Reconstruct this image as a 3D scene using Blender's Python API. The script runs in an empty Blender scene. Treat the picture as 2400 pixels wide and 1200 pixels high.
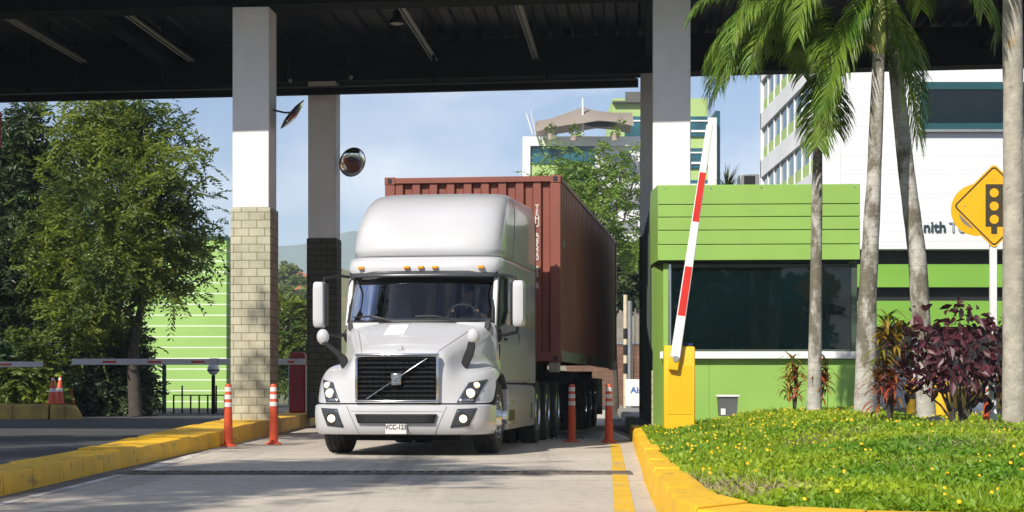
import bpy, bmesh, math, random
import numpy as np
from mathutils import Vector, Matrix
from mathutils.bvhtree import BVHTree
random.seed(7); RNG = np.random.default_rng(7)
S = bpy.context.scene; COL = S.collection
R = math.radians
F, HZ, EYE = 4200.0, 907.0, 0.9            # focal length in photo pixels, horizon row, eye height
# ---------------- camera, sky, sun, exposure ----------------
cam = bpy.data.cameras.new('camera'); cam.sensor_width = 36; cam.lens = 36*F/2400
cam.shift_y = (HZ-600)/2400; cam.clip_start = 0.5; cam.clip_end = 9000
co = bpy.data.objects.new('camera', cam); COL.objects.link(co); co.location = (0, 0, EYE); co.rotation_euler = (R(90), 0, 0); S.camera = co
SUN_AZ, SUN_EL = R(31), R(40)              # sun stands behind the camera, to the left
d = Vector((math.sin(SUN_AZ)*math.cos(SUN_EL), math.cos(SUN_AZ)*math.cos(SUN_EL), -math.sin(SUN_EL)))
sl = bpy.data.lights.new('sun', 'SUN'); sl.energy = 4.8; sl.angle = R(0.5); sl.color = (1.0, 0.93, 0.82)
so = bpy.data.objects.new('sun', sl); COL.objects.link(so); so.rotation_euler = d.to_track_quat('-Z', 'Y').to_euler(); so.location = (-30, -40, 50)
w = bpy.data.worlds.new('World'); S.world = w; w.use_nodes = True
nt = w.node_tree; bg = nt.nodes['Background']; bg.inputs[1].default_value = 0.085
sky = nt.nodes.new('ShaderNodeTexSky'); sky.sky_type = 'NISHITA'; sky.sun_disc = False
sky.sun_elevation = SUN_EL; sky.sun_rotation = math.atan2(-d.x, -d.y); sky.air_density = 1.0; sky.dust_density = 0.6; sky.ozone_density = 1.5
tc = nt.nodes.new('ShaderNodeTexCoord'); mp = nt.nodes.new('ShaderNodeMapping'); mp.inputs['Scale'].default_value = (1.0, 1.0, 2.2)
nz = nt.nodes.new('ShaderNodeTexNoise'); nz.inputs['Scale'].default_value = 7.0; nz.inputs['Detail'].default_value = 7; nz.inputs['Roughness'].default_value = 0.55
rp = nt.nodes.new('ShaderNodeValToRGB'); rp.color_ramp.elements[0].position = 0.44; rp.color_ramp.elements[1].position = 0.72
mx = nt.nodes.new('ShaderNodeMix'); mx.data_type = 'RGBA'
ml = nt.nodes.new('ShaderNodeMath'); ml.operation = 'MULTIPLY'; ml.inputs[1].default_value = 0.75
mx.inputs[7].default_value = (9.6, 9.7, 10.2, 1)
L = nt.links.new
L(tc.outputs['Generated'], mp.inputs[0]); L(mp.outputs[0], nz.inputs[0]); L(nz.outputs[0], rp.inputs[0]); L(rp.outputs[0], ml.inputs[0])
tn_ = nt.nodes.new('ShaderNodeMix'); tn_.data_type = 'RGBA'; tn_.blend_type = 'MULTIPLY'; tn_.inputs[0].default_value = 1; tn_.inputs[7].default_value = (.74, .80, .98, 1); L(sky.outputs[0], tn_.inputs[6])
L(ml.outputs[0], mx.inputs[0]); L(tn_.outputs[2], mx.inputs[6]); L(mx.outputs[2], bg.inputs[0])
S.view_settings.view_transform = 'Standard'; S.view_settings.look = 'None'; S.view_settings.gamma = 1; S.view_settings.exposure = 0.45
S.cycles.max_bounces = 8; S.cycles.transparent_max_bounces = 12

def P(px, py, D):                          # photo pixel at a depth -> world point
    return Vector(((px-1200)/F*D, D, EYE+(HZ-py)/F*D))
def GD(py, z=0.0): return (EYE-z)*F/(py-HZ)
# ---------------- materials ----------------
MATS = {}
def mat(name, col, rough=0.6, var=0.12, scale=3.0, bump=0.0, bscale=40.0, metal=0.0, col2=None, coat=0.0, spec=0.5, trans=0.0, stretch=None, lo=0.35, hi=0.65):
    m = bpy.data.materials.new(name); m.use_nodes = True; n = m.node_tree; b = n.nodes['Principled BSDF']; l = n.links.new
    b.inputs['Roughness'].default_value = rough; b.inputs['Metallic'].default_value = metal
    b.inputs['Specular IOR Level'].default_value = spec; b.inputs['Coat Weight'].default_value = coat; b.inputs['Coat Roughness'].default_value = 0.06
    t = n.nodes.new('ShaderNodeTexCoord'); mpn = n.nodes.new('ShaderNodeMapping')
    if stretch: mpn.inputs['Scale'].default_value = stretch
    z = n.nodes.new('ShaderNodeTexNoise'); z.inputs['Scale'].default_value = scale; z.inputs['Detail'].default_value = 6
    r = n.nodes.new('ShaderNodeValToRGB'); r.color_ramp.elements[0].position = lo; r.color_ramp.elements[1].position = hi
    c2 = col2 if col2 else tuple(min(1, c*(1+var)) for c in col)
    c1 = col if col2 else tuple(c*(1-var) for c in col)
    r.color_ramp.elements[0].color = (*c1, 1); r.color_ramp.elements[1].color = (*c2, 1)
    l(t.outputs['Object'], mpn.inputs[0]); l(mpn.outputs[0], z.inputs[0]); l(z.outputs[0], r.inputs[0]); l(r.outputs[0], b.inputs['Base Color'])
    if bump:
        z2 = n.nodes.new('ShaderNodeTexNoise'); z2.inputs['Scale'].default_value = bscale; z2.inputs['Detail'].default_value = 5
        bp = n.nodes.new('ShaderNodeBump'); bp.inputs['Strength'].default_value = bump; bp.inputs['Distance'].default_value = 0.02
        l(mpn.outputs[0], z2.inputs[0]); l(z2.outputs[0], bp.inputs['Height']); l(bp.outputs[0], b.inputs['Normal'])
    if trans:
        tr = n.nodes.new('ShaderNodeBsdfTranslucent'); ms = n.nodes.new('ShaderNodeMixShader'); ms.inputs[0].default_value = trans
        l(r.outputs[0], tr.inputs[0]); l(b.outputs[0], ms.inputs[1]); l(tr.outputs[0], ms.inputs[2]); l(ms.outputs[0], n.nodes['Material Output'].inputs[0])
    MATS[name] = m; return m
def emit(name, col, st):
    m = bpy.data.materials.new(name); m.use_nodes = True; b = m.node_tree.nodes['Principled BSDF']
    b.inputs['Base Color'].default_value = (*col, 1); b.inputs['Emission Color'].default_value = (*col, 1); b.inputs['Emission Strength'].default_value = st; return m
def glass(name, tint, gl=1.0):
    m = bpy.data.materials.new(name); m.use_nodes = True; n = m.node_tree; l = n.links.new; n.nodes.remove(n.nodes['Principled BSDF'])
    t = n.nodes.new('ShaderNodeBsdfTransparent'); t.inputs[0].default_value = (*tint, 1)
    g = n.nodes.new('ShaderNodeBsdfGlossy'); g.inputs['Roughness'].default_value = 0.01
    fr = n.nodes.new('ShaderNodeFresnel'); fr.inputs[0].default_value = 1.5; ms = n.nodes.new('ShaderNodeMixShader')
    mm = n.nodes.new('ShaderNodeMath'); mm.operation = 'MULTIPLY'; mm.inputs[1].default_value = gl
    l(fr.outputs[0], mm.inputs[0]); l(mm.outputs[0], ms.inputs[0]); l(t.outputs[0], ms.inputs[1]); l(g.outputs[0], ms.inputs[2]); l(ms.outputs[0], n.nodes['Material Output'].inputs[0]); return m
def bands(m, axis, period, width, col, offset=0.0, bump=False):
    """painted lines or joints: every `period` metres along an object axis, `width` wide, in colour col"""
    n = m.node_tree; l = n.links.new; b = n.nodes['Principled BSDF']; old = b.inputs['Base Color'].links[0].from_socket
    t = n.nodes.new('ShaderNodeTexCoord'); s = n.nodes.new('ShaderNodeSeparateXYZ'); l(t.outputs['Object'], s.inputs[0])
    a = n.nodes.new('ShaderNodeMath'); a.operation = 'ADD'; a.inputs[1].default_value = offset+1000*period; l(s.outputs[axis], a.inputs[0])
    q = n.nodes.new('ShaderNodeMath'); q.operation = 'MODULO'; q.inputs[1].default_value = period; l(a.outputs[0], q.inputs[0])
    c = n.nodes.new('ShaderNodeMath'); c.operation = 'LESS_THAN'; c.inputs[1].default_value = width; l(q.outputs[0], c.inputs[0])
    x = n.nodes.new('ShaderNodeMix'); x.data_type = 'RGBA'; x.inputs[7].default_value = (*col, 1); l(c.outputs[0], x.inputs[0]); l(old, x.inputs[6]); l(x.outputs[2], b.inputs['Base Color']); return m
def patches(m, col, scale, lo, hi, stretch=(1, 1, 1), amt=1.0):
    """stains with a shape of their own"""
    n = m.node_tree; l = n.links.new; b = n.nodes['Principled BSDF']; old = b.inputs['Base Color'].links[0].from_socket
    t = n.nodes.new('ShaderNodeTexCoord'); mpn = n.nodes.new('ShaderNodeMapping'); mpn.inputs['Scale'].default_value = stretch; mpn.inputs['Location'].default_value = (3.1, 7.7, 1.3)
    z = n.nodes.new('ShaderNodeTexNoise'); z.inputs['Scale'].default_value = scale; z.inputs['Detail'].default_value = 8; z.inputs['Roughness'].default_value = 0.65
    r = n.nodes.new('ShaderNodeMapRange'); r.inputs[1].default_value = lo; r.inputs[2].default_value = hi; r.inputs[4].default_value = amt
    x = n.nodes.new('ShaderNodeMix'); x.data_type = 'RGBA'; x.inputs[7].default_value = (*col, 1)
    l(t.outputs['Object'], mpn.inputs[0]); l(mpn.outputs[0], z.inputs[0]); l(z.outputs[0], r.inputs[0]); l(r.outputs[0], x.inputs[0]); l(old, x.inputs[6]); l(x.outputs[2], b.inputs['Base Color']); return m
def blocks(name, col, mortar, bw, bh):
    m = mat(name, col, 0.85, 0.14, 2.5, 0.25, 60); n = m.node_tree; l = n.links.new; b = n.nodes['Principled BSDF']; old = b.inputs['Base Color'].links[0].from_socket
    t = n.nodes.new('ShaderNodeTexCoord'); s = n.nodes.new('ShaderNodeSeparateXYZ'); l(t.outputs['Object'], s.inputs[0])
    a = n.nodes.new('ShaderNodeMath'); a.operation = 'ADD'; l(s.outputs[0], a.inputs[0]); l(s.outputs[1], a.inputs[1])
    c = n.nodes.new('ShaderNodeCombineXYZ'); l(a.outputs[0], c.inputs[0]); l(s.outputs[2], c.inputs[1])
    k = n.nodes.new('ShaderNodeTexBrick'); k.inputs['Scale'].default_value = 1; k.inputs['Brick Width'].default_value = bw; k.inputs['Row Height'].default_value = bh
    k.inputs['Mortar Size'].default_value = 0.008; k.inputs['Mortar'].default_value = (*mortar, 1); k.inputs['Color1'].default_value = (1, 1, 1, 1); k.inputs['Color2'].default_value = (0.82, 0.82, 0.8, 1)
    k.inputs['Mortar Smooth'].default_value = 0.2
    x = n.nodes.new('ShaderNodeMix'); x.data_type = 'RGBA'; x.blend_type = 'MULTIPLY'; x.inputs[0].default_value = 1
    l(c.outputs[0], k.inputs[0]); l(k.outputs[0], x.inputs[6]); l(old, x.inputs[7]); l(x.outputs[2], b.inputs['Base Color']); return m

white = mat('white_plaster', (.78, .77, .76), 0.8, .05, 1.5, .1, 50)
patches(white, (.60, .58, .54), 1.2, .58, .75, (1, 1, .25), .5)
paint = mat('truck_paint', (.495, .50, .515), 0.28, .03, 1.2, coat=0.5)
patches(paint, (.36, .345, .32), 2.2, .58, .85, (1, 1, .5), .3); patches(paint, (.30, .27, .23), 14, .68, .76, (1, 1, .6), .5)
chrome = mat('chrome', (.75, .76, .78), 0.16, .03, 4, metal=1.0)
steel = mat('grey_steel', (.34, .35, .36), 0.45, .1, 5, metal=0.6)
alu = mat('polished_aluminium', (.7, .71, .73), 0.25, .06, 6, metal=1.0)
black = mat('black_plastic', (.012, .012, .013), 0.45, .2, 6)
rubber = mat('tyre_rubber', (.02, .02, .021), 0.8, .25, 8, .15, 80)
patches(rubber, (.07, .06, .05), 3, .5, .8, (1, 1, 1), .5)
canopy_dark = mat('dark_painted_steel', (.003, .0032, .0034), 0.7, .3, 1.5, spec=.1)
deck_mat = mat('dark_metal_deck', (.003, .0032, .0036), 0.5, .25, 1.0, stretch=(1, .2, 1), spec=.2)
rail_mat = mat('grey_painted_rail', (.10, .10, .09), 0.5, .15, 2)
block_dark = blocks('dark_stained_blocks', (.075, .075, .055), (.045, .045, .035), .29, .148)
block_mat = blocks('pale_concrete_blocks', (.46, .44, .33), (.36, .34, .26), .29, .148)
patches(block_mat, (.25, .23, .16), .9, .6, .8, (1, 1, .4), .35)
booth_green = mat('booth_green_paint', (.245, .43, .085), 0.55, .05, 1.1, .04, 60)
patches(booth_green, (.19, .35, .07), 2.0, .58, .85, (1, 1, .3), .35)
booth_dark = mat('dark_trim_and_shaded_wall', (.045, .07, .05), 0.5, .1, 2)  # trim colour; also canopy shade painted on the long side wall
wall_green = mat('green_wall_paint', (.30, .50, .13), 0.7, .06, .5)
patches(wall_green, (.23, .40, .10), .35, .5, .8, (1, 1, .4), .5)
bands(wall_green, 2, .385, .035, (.75, .80, .68))
deck_green = mat('parking_green_paint', (.17, .37, .04), 0.6, .06, .6)
win_mat = mat('dark_window_glass', (.002, .008, .008), 0.02, .3, 1, spec=.55)
teal = mat('teal_window_glass', (.02, .10, .13), 0.08, .3, .7, spec=.6)
tealp = mat('teal_frame', (.012, .07, .08), 0.4, .1, 2)
dark = mat('dark_opening', (.008, .009, .011), 0.7, .2, 1)
far_white = mat('far_white_render', (.72, .73, .74), 0.8, .05, .3)
panel_white = mat('white_panel_cladding', (.70, .71, .72), 0.6, .04, .3); bands(panel_white, 2, .32, .03, (.60, .61, .63))
lime = mat('lime_render', (.36, .50, .18), 0.8, .06, .4)
concrete = mat('concrete_paving', (.47, .42, .345), 0.85, .10, .35, .25, 30)
patches(concrete, (.22, .20, .175), .28, .5, .78, (1, .35, 1), .55); patches(concrete, (.12, .11, .10), 1.6, .62, .74, (1, .6, 1), .6); patches(concrete, (.19, .17, .15), 1.3, .54, .70, (1, .04, 1), .6); patches(concrete, (.05, .045, .04), 5.5, .70, .75, (1, .8, 1), .8); patches(concrete, (.16, .145, .13), .9, .53, .64, (1, .05, 1), .65); patches(concrete, (.26, .235, .21), 9, .52, .7, (1, .5, 1), .5)
bands(concrete, 1, 4.6, .03, (.13, .12, .11), 1.2)
asphalt = mat('asphalt', (.045, .046, .05), 0.85, .25, .6, .3, 60); patches(asphalt, (.10, .095, .09), .5, .5, .8, (1, .3, 1), .6)
earth = mat('earth', (.14, .12, .07), 0.95, .3, .6, .3, 10, col2=(.10, .13, .04))
soil = mat('garden_soil', (.05, .085, .015), 0.95, .2, 1.2, .5, 25, col2=(.17, .115, .06), lo=.5, hi=.72)
pave_mat = mat('grey_pavement', (.22, .21, .20), 0.85, .15, 1, .2, 40); bands(pave_mat, 1, 1.4, .02, (.1, .1, .1))
yellow = mat('yellow_kerb_paint', (.80, .46, .006), 0.55, .08, 1.4, .12, 40)
patches(yellow, (.50, .28, .02), 2.1, .56, .74, (1, 1, 1), .5); patches(yellow, (.20, .15, .07), 6, .57, .68, (1, 1, 1), .8); patches(yellow, (.10, .085, .06), 2.6, .59, .68, (1, .5, 2.0), .6)
kerb_grey = mat('grey_kerb_concrete', (.23, .21, .17), 0.85, .15, 1.4, .2, 30)
yline = mat('yellow_road_paint', (.66, .40, .02), 0.7, .1, 2); patches(yline, (.36, .30, .18), 3.5, .52, .7, (1, .5, 1), .8)
wline = mat('worn_white_road_paint', (.62, .60, .56), 0.8, .1, 2); patches(wline, (.33, .29, .25), 3, .42, .62, (1, .4, 1), 1)
barrier_y = mat('barrier_yellow', (.76, .44, .008), 0.4, .04, 2); patches(barrier_y, (.42, .25, .02), 3, .62, .8, (1, 1, .4), .5)
red = mat('signal_red', (.58, .02, .012), 0.45, .06, 3)
darkred = mat('dark_red_paint', (.30, .012, .02), 0.5, .1, 2)
offwhite = mat('boom_white', (.74, .74, .74), 0.5, .05, 2); patches(offwhite, (.5, .48, .44), 3, .58, .8, (1, 1, 1), .5)
orange = mat('orange_plastic', (.62, .085, .03), 0.5, .1, 3); patches(orange, (.30, .06, .035), 5, .55, .75, (1, 1, .5), .7)
reflect = mat('white_reflective_band', (.68, .67, .65), 0.4, .06, 8)
amber = mat('amber_lens', (.75, .28, .02), 0.2, .1, 9)
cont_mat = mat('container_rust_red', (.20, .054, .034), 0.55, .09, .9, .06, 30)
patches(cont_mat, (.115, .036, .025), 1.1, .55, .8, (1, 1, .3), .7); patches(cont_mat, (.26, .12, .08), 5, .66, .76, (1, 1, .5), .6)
shade_lifted_red = mat('shade_lifted_container_red', (.27, .082, .052), 0.5, .1, .9, .06, 30); patches(shade_lifted_red, (.17, .06, .04), 1.1, .55, .8, (1, 1, .25), .7); patches(shade_lifted_red, (.33, .17, .11), 4, .62, .74, (1, 1, .4), .6)  # container red lightened to offset the shade on the long sides
chassis_grey = mat('chassis_grey', (.24, .22, .18), 0.6, .15, 2)
bark = mat('bark', (.06, .05, .038), 0.9, .3, 5, .5, 30)
palm_bark = mat('palm_bark', (.43, .41, .37), 0.9, .16, 3.5, .5, 30)
bands(palm_bark, 2, .115, .010, (.33, .31, .27)); patches(palm_bark, (.085, .07, .04), 2.3, .50, .57, (1, 1, .5), .85); patches(palm_bark, (.20, .21, .13), 3.4, .52, .66, (1, 1, .5), .6); patches(palm_bark, (.22, .20, .16), 9, .5, .7, (1, 1, 3), .7); patches(palm_bark, (.60, .59, .56), 3.3, .55, .7, (1, 1, 1), .6)
pale_bark = mat('pale_lichen_bark', (.36, .33, .27), 0.9, .2, 6, .5, 25); patches(pale_bark, (.40, .25, .06), 4, .62, .70, (1, 1, .8), .8); patches(pale_bark, (.16, .14, .11), 6, .58, .68, (1, 1, 1.4), .7)
shaft_mat = mat('crownshaft', (.36, .40, .12), 0.45, .15, 1.5, stretch=(1, 1, .3))
frond_mat = mat('palm_leaf', (.06, .15, .012), 0.42, 0, 1.6, col2=(.20, .30, .03), trans=.35)
rach_mat = mat('palm_rachis', (.22, .27, .06), 0.5, .1, 2)
dry_mat = mat('dry_sheath', (.35, .20, .11), 0.8, .2, 4)
leaf_a = mat('leaf_green', (.028, .075, .012), 0.5, 0, .7, col2=(.23, .29, .03), trans=.42)
leaf_b = mat('leaf_deep_green', (.012, .034, .009), 0.5, 0, .6, col2=(.05, .085, .016), trans=.22)
leaf_c = mat('leaf_light_green', (.10, .20, .02), 0.5, 0, .5, col2=(.24, .36, .06), trans=.4)
grass_m = mat('groundcover_leaf', (.13, .28, .010), 0.5, 0, .5, col2=(.40, .50, .02), trans=.35)
dry_grass = mat('dry_grass', (.30, .25, .12), 0.8, .2, 2)
flower_m = mat('yellow_petal', (.82, .52, .01), 0.6, .08, 4, trans=.2)
purple = mat('burgundy_leaf', (.030, .009, .012), 0.45, 0, 3, col2=(.12, .028, .042), trans=.2)
croton = mat('croton_leaf', (.40, .20, .015), 0.45, 0, 2.6, col2=(.10, .17, .02), trans=.3)
crotonred = mat('croton_red_leaf', (.34, .05, .03), 0.45, 0, 3.0, col2=(.22, .14, .02), trans=.3)
stone = mat('stone', (.36, .29, .24), 0.85, .2, 5, .4, 20)
sign_y = mat('sign_yellow', (.80, .42, .01), 0.4, .03, 3); sign_k = mat('sign_dark', (.05, .04, .02), 0.5, .1, 3)
blue = mat('blue_plastic', (.01, .03, .16), 0.4, .1, 3)
bin_m = mat('bin_dark_grey', (.11, .115, .12), 0.5, .1, 3)
tent_m = mat('tent_membrane', (.30, .25, .21), 0.7, .05, .4, trans=.2)
skin_m = mat('skin', (.30, .17, .11), 0.6, .06, 12); cloth_m = mat('dark_shirt', (.03, .035, .05), 0.85, .1, 10); hair_m = mat('hair', (.012, .01, .008), 0.6, .2, 20)
inter_m = mat('cab_interior', (.04, .042, .045), 0.7, .1, 4); seat_m = mat('grey_seat_fabric', (.12, .12, .13), 0.85, .12, 8)
seam_m = mat('panel_seam', (.12, .12, .12), 0.7, .1, 5)
wind_m = glass('windscreen_glass', (.74, .82, .80), 1.2); sidewin_m = glass('side_window_glass', (.35, .42, .38), 1.2); lens_m = glass('lamp_lens', (.85, .86, .88), 1.0)
lamp_on = emit('lit_headlamp', (1.0, .76, .42), 2.2); fog_on = emit('lit_fog_lamp', (1.0, .80, .52), 1.8); hal_on = emit('lit_turn_lamp', (1.0, .66, .34), 1.3)
# ---------------- geometry helpers ----------------
ROOT = {}
class MB:
    def __init__(s): s.v = []; s.f = []
    def add(s, vs, fs):
        o = len(s.v); s.v += [tuple(v) for v in vs]; s.f += [tuple(i+o for i in q) for q in fs]; return s
    def box(s, x0, x1, y0, y1, z0, z1):
        return s.add([(x0, y0, z0), (x1, y0, z0), (x1, y1, z0), (x0, y1, z0), (x0, y0, z1), (x1, y0, z1), (x1, y1, z1), (x0, y1, z1)],
                     [(3, 2, 1, 0), (4, 5, 6, 7), (0, 1, 5, 4), (1, 2, 6, 5), (2, 3, 7, 6), (3, 0, 4, 7)])
    def obox(s, c, size, M):
        c = Vector(c); h = [k/2 for k in size]
        vs = [c + M @ Vector((sx*h[0], sy*h[1], sz*h[2])) for sz in (-1, 1) for sx, sy in ((-1, -1), (1, -1), (1, 1), (-1, 1))]
        return s.add(vs, [(3, 2, 1, 0), (4, 5, 6, 7), (0, 1, 5, 4), (1, 2, 6, 5), (2, 3, 7, 6), (3, 0, 4, 7)])
    def bar(s, p0, p1, wd, th, up=(0, 0, 1)):
        p0 = Vector(p0); p1 = Vector(p1); a = (p1-p0); ln = a.length; a.normalize(); up = Vector(up)
        if abs(a.dot(up)) > .98: up = Vector((0, 1, 0))
        x = a.cross(up).normalized(); u = x.cross(a).normalized()
        return s.obox((p0+p1)/2, (wd, ln, th), Matrix((x, a, u)).transposed())
    def loft(s, rows, closed=True, cap0=True, cap1=True):
        n = len(rows[0]); o = len(s.v)
        for r in rows: s.v += [tuple(p) for p in r]
        m = n if closed else n-1
        for i in range(len(rows)-1):
            for j in range(m):
                k = (j+1) % n; s.f.append((o+i*n+j, o+i*n+k, o+(i+1)*n+k, o+(i+1)*n+j))
        if closed and cap0: s.f.append(tuple(o+j for j in reversed(range(n))))
        if closed and cap1: s.f.append(tuple(o+(len(rows)-1)*n+j for j in range(n)))
        return s
    def tube(s, pts, r, n=8, cap=True):
        pts = [Vector(p) for p in pts]; rs = r if isinstance(r, (list, tuple)) else [r]*len(pts); rows = []; ref = None
        for i, p in enumerate(pts):
            t = (pts[min(i+1, len(pts)-1)]-pts[max(i-1, 0)]).normalized()
            if ref is None: ref = Vector((0, 0, 1)) if abs(t.z) < .9 else Vector((1, 0, 0))
            x = ref.cross(t); x = x.normalized() if x.length > 1e-6 else t.orthogonal().normalized(); y = t.cross(x); ref = y
            rows.append([p + (x*math.cos(a)+y*math.sin(a))*rs[i] for a in [2*math.pi*k/n for k in range(n)]])
        return s.loft(rows, True, cap, cap)
    def cyl(s, p0, p1, r0, r1=None, n=16): return s.tube([p0, p1], [r0, r0 if r1 is None else r1], n)
    def lathe(s, prof, c, axis='Z', n=24):
        rows = []
        for r, h in prof:
            row = []
            for k in range(n):
                a = 2*math.pi*k/n; x, y = r*math.cos(a), r*math.sin(a)
                row.append((c[0]+x, c[1]+y, c[2]+h) if axis == 'Z' else ((c[0]+h, c[1]+x, c[2]+y) if axis == 'X' else (c[0]+y, c[1]+h, c[2]+x)))
            rows.append(row)
        return s.loft(rows)
    def prism(s, poly, ext):
        poly = [Vector(p) for p in poly]; e = Vector(ext); n = len(poly)
        return s.add(poly+[p+e for p in poly], [tuple(reversed(range(n))), tuple(range(n, 2*n))]+[(i, (i+1) % n, (i+1) % n+n, i+n) for i in range(n)])
    def grid(s, rows): return s.loft(rows, False)
    def ball(s, c, r, n=12, m=8):
        r = r if isinstance(r, (list, tuple)) else (r, r, r)
        rows = []
        for i in range(m+1):
            t = -math.pi/2+math.pi*i/m; rows.append([(c[0]+r[0]*math.cos(t)*math.cos(2*math.pi*k/n), c[1]+r[1]*math.cos(t)*math.sin(2*math.pi*k/n), c[2]+r[2]*math.sin(t)) for k in range(n)])
        rows[0] = [(p[0]*1e-3+c[0]*(1-1e-3), p[1]*1e-3+c[1]*(1-1e-3), p[2]) for p in rows[0]]
        return s.loft(rows)
    def build(s, name, m, parent=None, bevel=0.0, smooth=True, ang=38, world=False, sub=0, seg=2, solid=0.0):
        me = bpy.data.meshes.new(name); vs = s.v
        if world and parent is not None:
            q = parent
            while q.parent: q = q.parent
            if q.name in ROOT: inv = ROOT[q.name].inverted(); vs = [tuple(inv @ Vector(v)) for v in vs]
        me.from_pydata(vs, [], s.f); me.validate(); me.update()
        b = bmesh.new(); b.from_mesh(me); bmesh.ops.recalc_face_normals(b, faces=b.faces); b.to_mesh(me); b.free()
        if smooth:
            me.polygons.foreach_set('use_smooth', [True]*len(me.polygons))
            if not sub: me.set_sharp_from_angle(angle=R(ang))
        me.materials.append(m); o = bpy.data.objects.new(name, me); COL.objects.link(o)
        if parent is not None: o.parent = parent
        if solid: k = o.modifiers.new('solid', 'SOLIDIFY'); k.thickness = solid; k.offset = -1
        if bevel: k = o.modifiers.new('bevel', 'BEVEL'); k.width = bevel; k.segments = seg; k.limit_method = 'ANGLE'; k.angle_limit = R(35)
        if sub: k = o.modifiers.new('sub', 'SUBSURF'); k.levels = sub; k.render_levels = sub
        return o
def raw(name, V, Fc, m, parent=None, smooth=False):
    me = bpy.data.meshes.new(name); me.from_pydata(V.tolist() if hasattr(V, 'tolist') else V, [], Fc.tolist() if hasattr(Fc, 'tolist') else Fc); me.update()
    if smooth: me.polygons.foreach_set('use_smooth', [True]*len(me.polygons))
    me.materials.append(m); o = bpy.data.objects.new(name, me); COL.objects.link(o); o.parent = parent; return o
def tag(o, label, cat, group=None):
    o['label'] = label; o['category'] = cat
    if group: o['group'] = group
    return o
def thing(name, label, cat, loc=(0, 0, 0), rz=0.0, group=None):
    o = bpy.data.objects.new(name, None); COL.objects.link(o); o.location = loc; o.rotation_euler = (0, 0, rz)
    ROOT[o.name] = Matrix.Translation(Vector(loc)) @ Matrix.Rotation(rz, 4, 'Z'); return tag(o, label, cat, group)
def kind(o, k): o['kind'] = k; return o
def dup(root, loc, rz, label, scale=None):
    r = root.copy(); COL.objects.link(r); r.location = loc; r.rotation_euler = (0, 0, rz); r['label'] = label
    if scale: r.scale = scale
    for ch in list(root.children):
        c = ch.copy(); COL.objects.link(c); c.parent = r
        for g in list(ch.children):
            q = g.copy(); COL.objects.link(q); q.parent = c
    return r
def text(name, body, size, m, parent, loc, rot=(R(90), 0, 0), ext=.004, ax='CENTER', space=1.0, line=1.0, sx=1.0, bold=0.0):
    c = bpy.data.curves.new(name, 'FONT'); c.body = body; c.size = size; c.extrude = ext; c.align_x = ax; c.align_y = 'CENTER'; c.space_character = space; c.space_line = line; c.offset = bold
    c.materials.append(m); q = bpy.data.objects.new('lettering_curve', c); COL.objects.link(q); bpy.context.view_layer.update(); me = bpy.data.meshes.new_from_object(q.evaluated_get(bpy.context.evaluated_depsgraph_get())); bpy.data.objects.remove(q)
    o = bpy.data.objects.new(name, me); COL.objects.link(o); o.parent = parent; o.location = loc; o.rotation_euler = rot; o.scale = (sx, 1, 1); return o
def leaves(C, D, Lg, Wd, fold=.15):
    """rhombic leaves: bases C, directions D (unit), lengths, widths"""
    n = len(C); rnd = RNG.normal(size=(n, 3)); sd = np.cross(D, rnd); sd /= np.linalg.norm(sd, axis=1)[:, None]+1e-9; nn = np.cross(D, sd)
    Lg = np.broadcast_to(Lg, (n,))[:, None]; Wd = np.broadcast_to(Wd, (n,))[:, None]
    mid = C + D*Lg*.45 + nn*Lg*fold
    V = np.stack([C, mid+sd*Wd*.5, C+D*Lg, mid-sd*Wd*.5], 1).reshape(-1, 3); i = np.arange(n)[:, None]*4; return V, np.hstack([i, i+1, i+2, i+3])
# ================= ground, road, kerbs =================
def sheet(name, pts, z, m): return kind(MB().add([(x, y, z) for x, y in pts], [tuple(range(len(pts)))]).build(name, m, smooth=False), 'structure')
sheet('ground', [(-1490, -550), (1190, -550), (1190, 3340), (-1490, 3340)], -.02, earth)
sheet('road', [(-60, 2), (60, 2), (60, 95), (-60, 95)], -.008, asphalt)
sheet('driveway', [(-4.5, 2), (2.2, 2), (2.2, 40), (3.9, 70), (-5.4, 70), (-4.5, 40)], 0.0, concrete)
def strip(name, ctr, wd, z, m):
    vs = []; fs = []
    for i, (D, x, *q) in enumerate(ctr):
        h = (q[0] if q else wd)/2; vs += [(x-h, D, z), (x+h, D, z)]
        if i: fs.append((2*i-2, 2*i-1, 2*i+1, 2*i))
    return kind(MB().add(vs, fs).build(name, m, smooth=False), 'structure')
strip('yellow_road_line', [(6, .46), (12.9, .81), (20, 1.19), (28.2, 1.62)], .15, .004, yline)
strip('white_road_line', [(6, -3.8), (13.7, -3.92), (16.2, -3.95), (18.4, -4.0)], .10, .004, wline)
strip('white_road_line', [(19.3, -4.0, .18), (21.5, -4.08, .2), (24.7, -4.27), (28.5, -4.36), (34, -4.42)], .09, .004, wline)
strip('white_road_line', [(60, -16), (60.5, -5.6)], 0, .004, wline) if False else None
gutter_m = mat('dark_gutter_concrete', (.12, .115, .11), .9, .2, 1.2, .2, 30); patches(gutter_m, (.34, .30, .26), 1.4, .52, .72, (1, .3, 1), .8)
strip('gutter', [(6, -4.0, .36), (14.8, -4.09, .32), (18.9, -4.16, .34), (24, -4.3, .24), (31, -4.42, .12)], .3, .002, gutter_m)  # darker concrete strip with paler patches between kerb and white line
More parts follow.
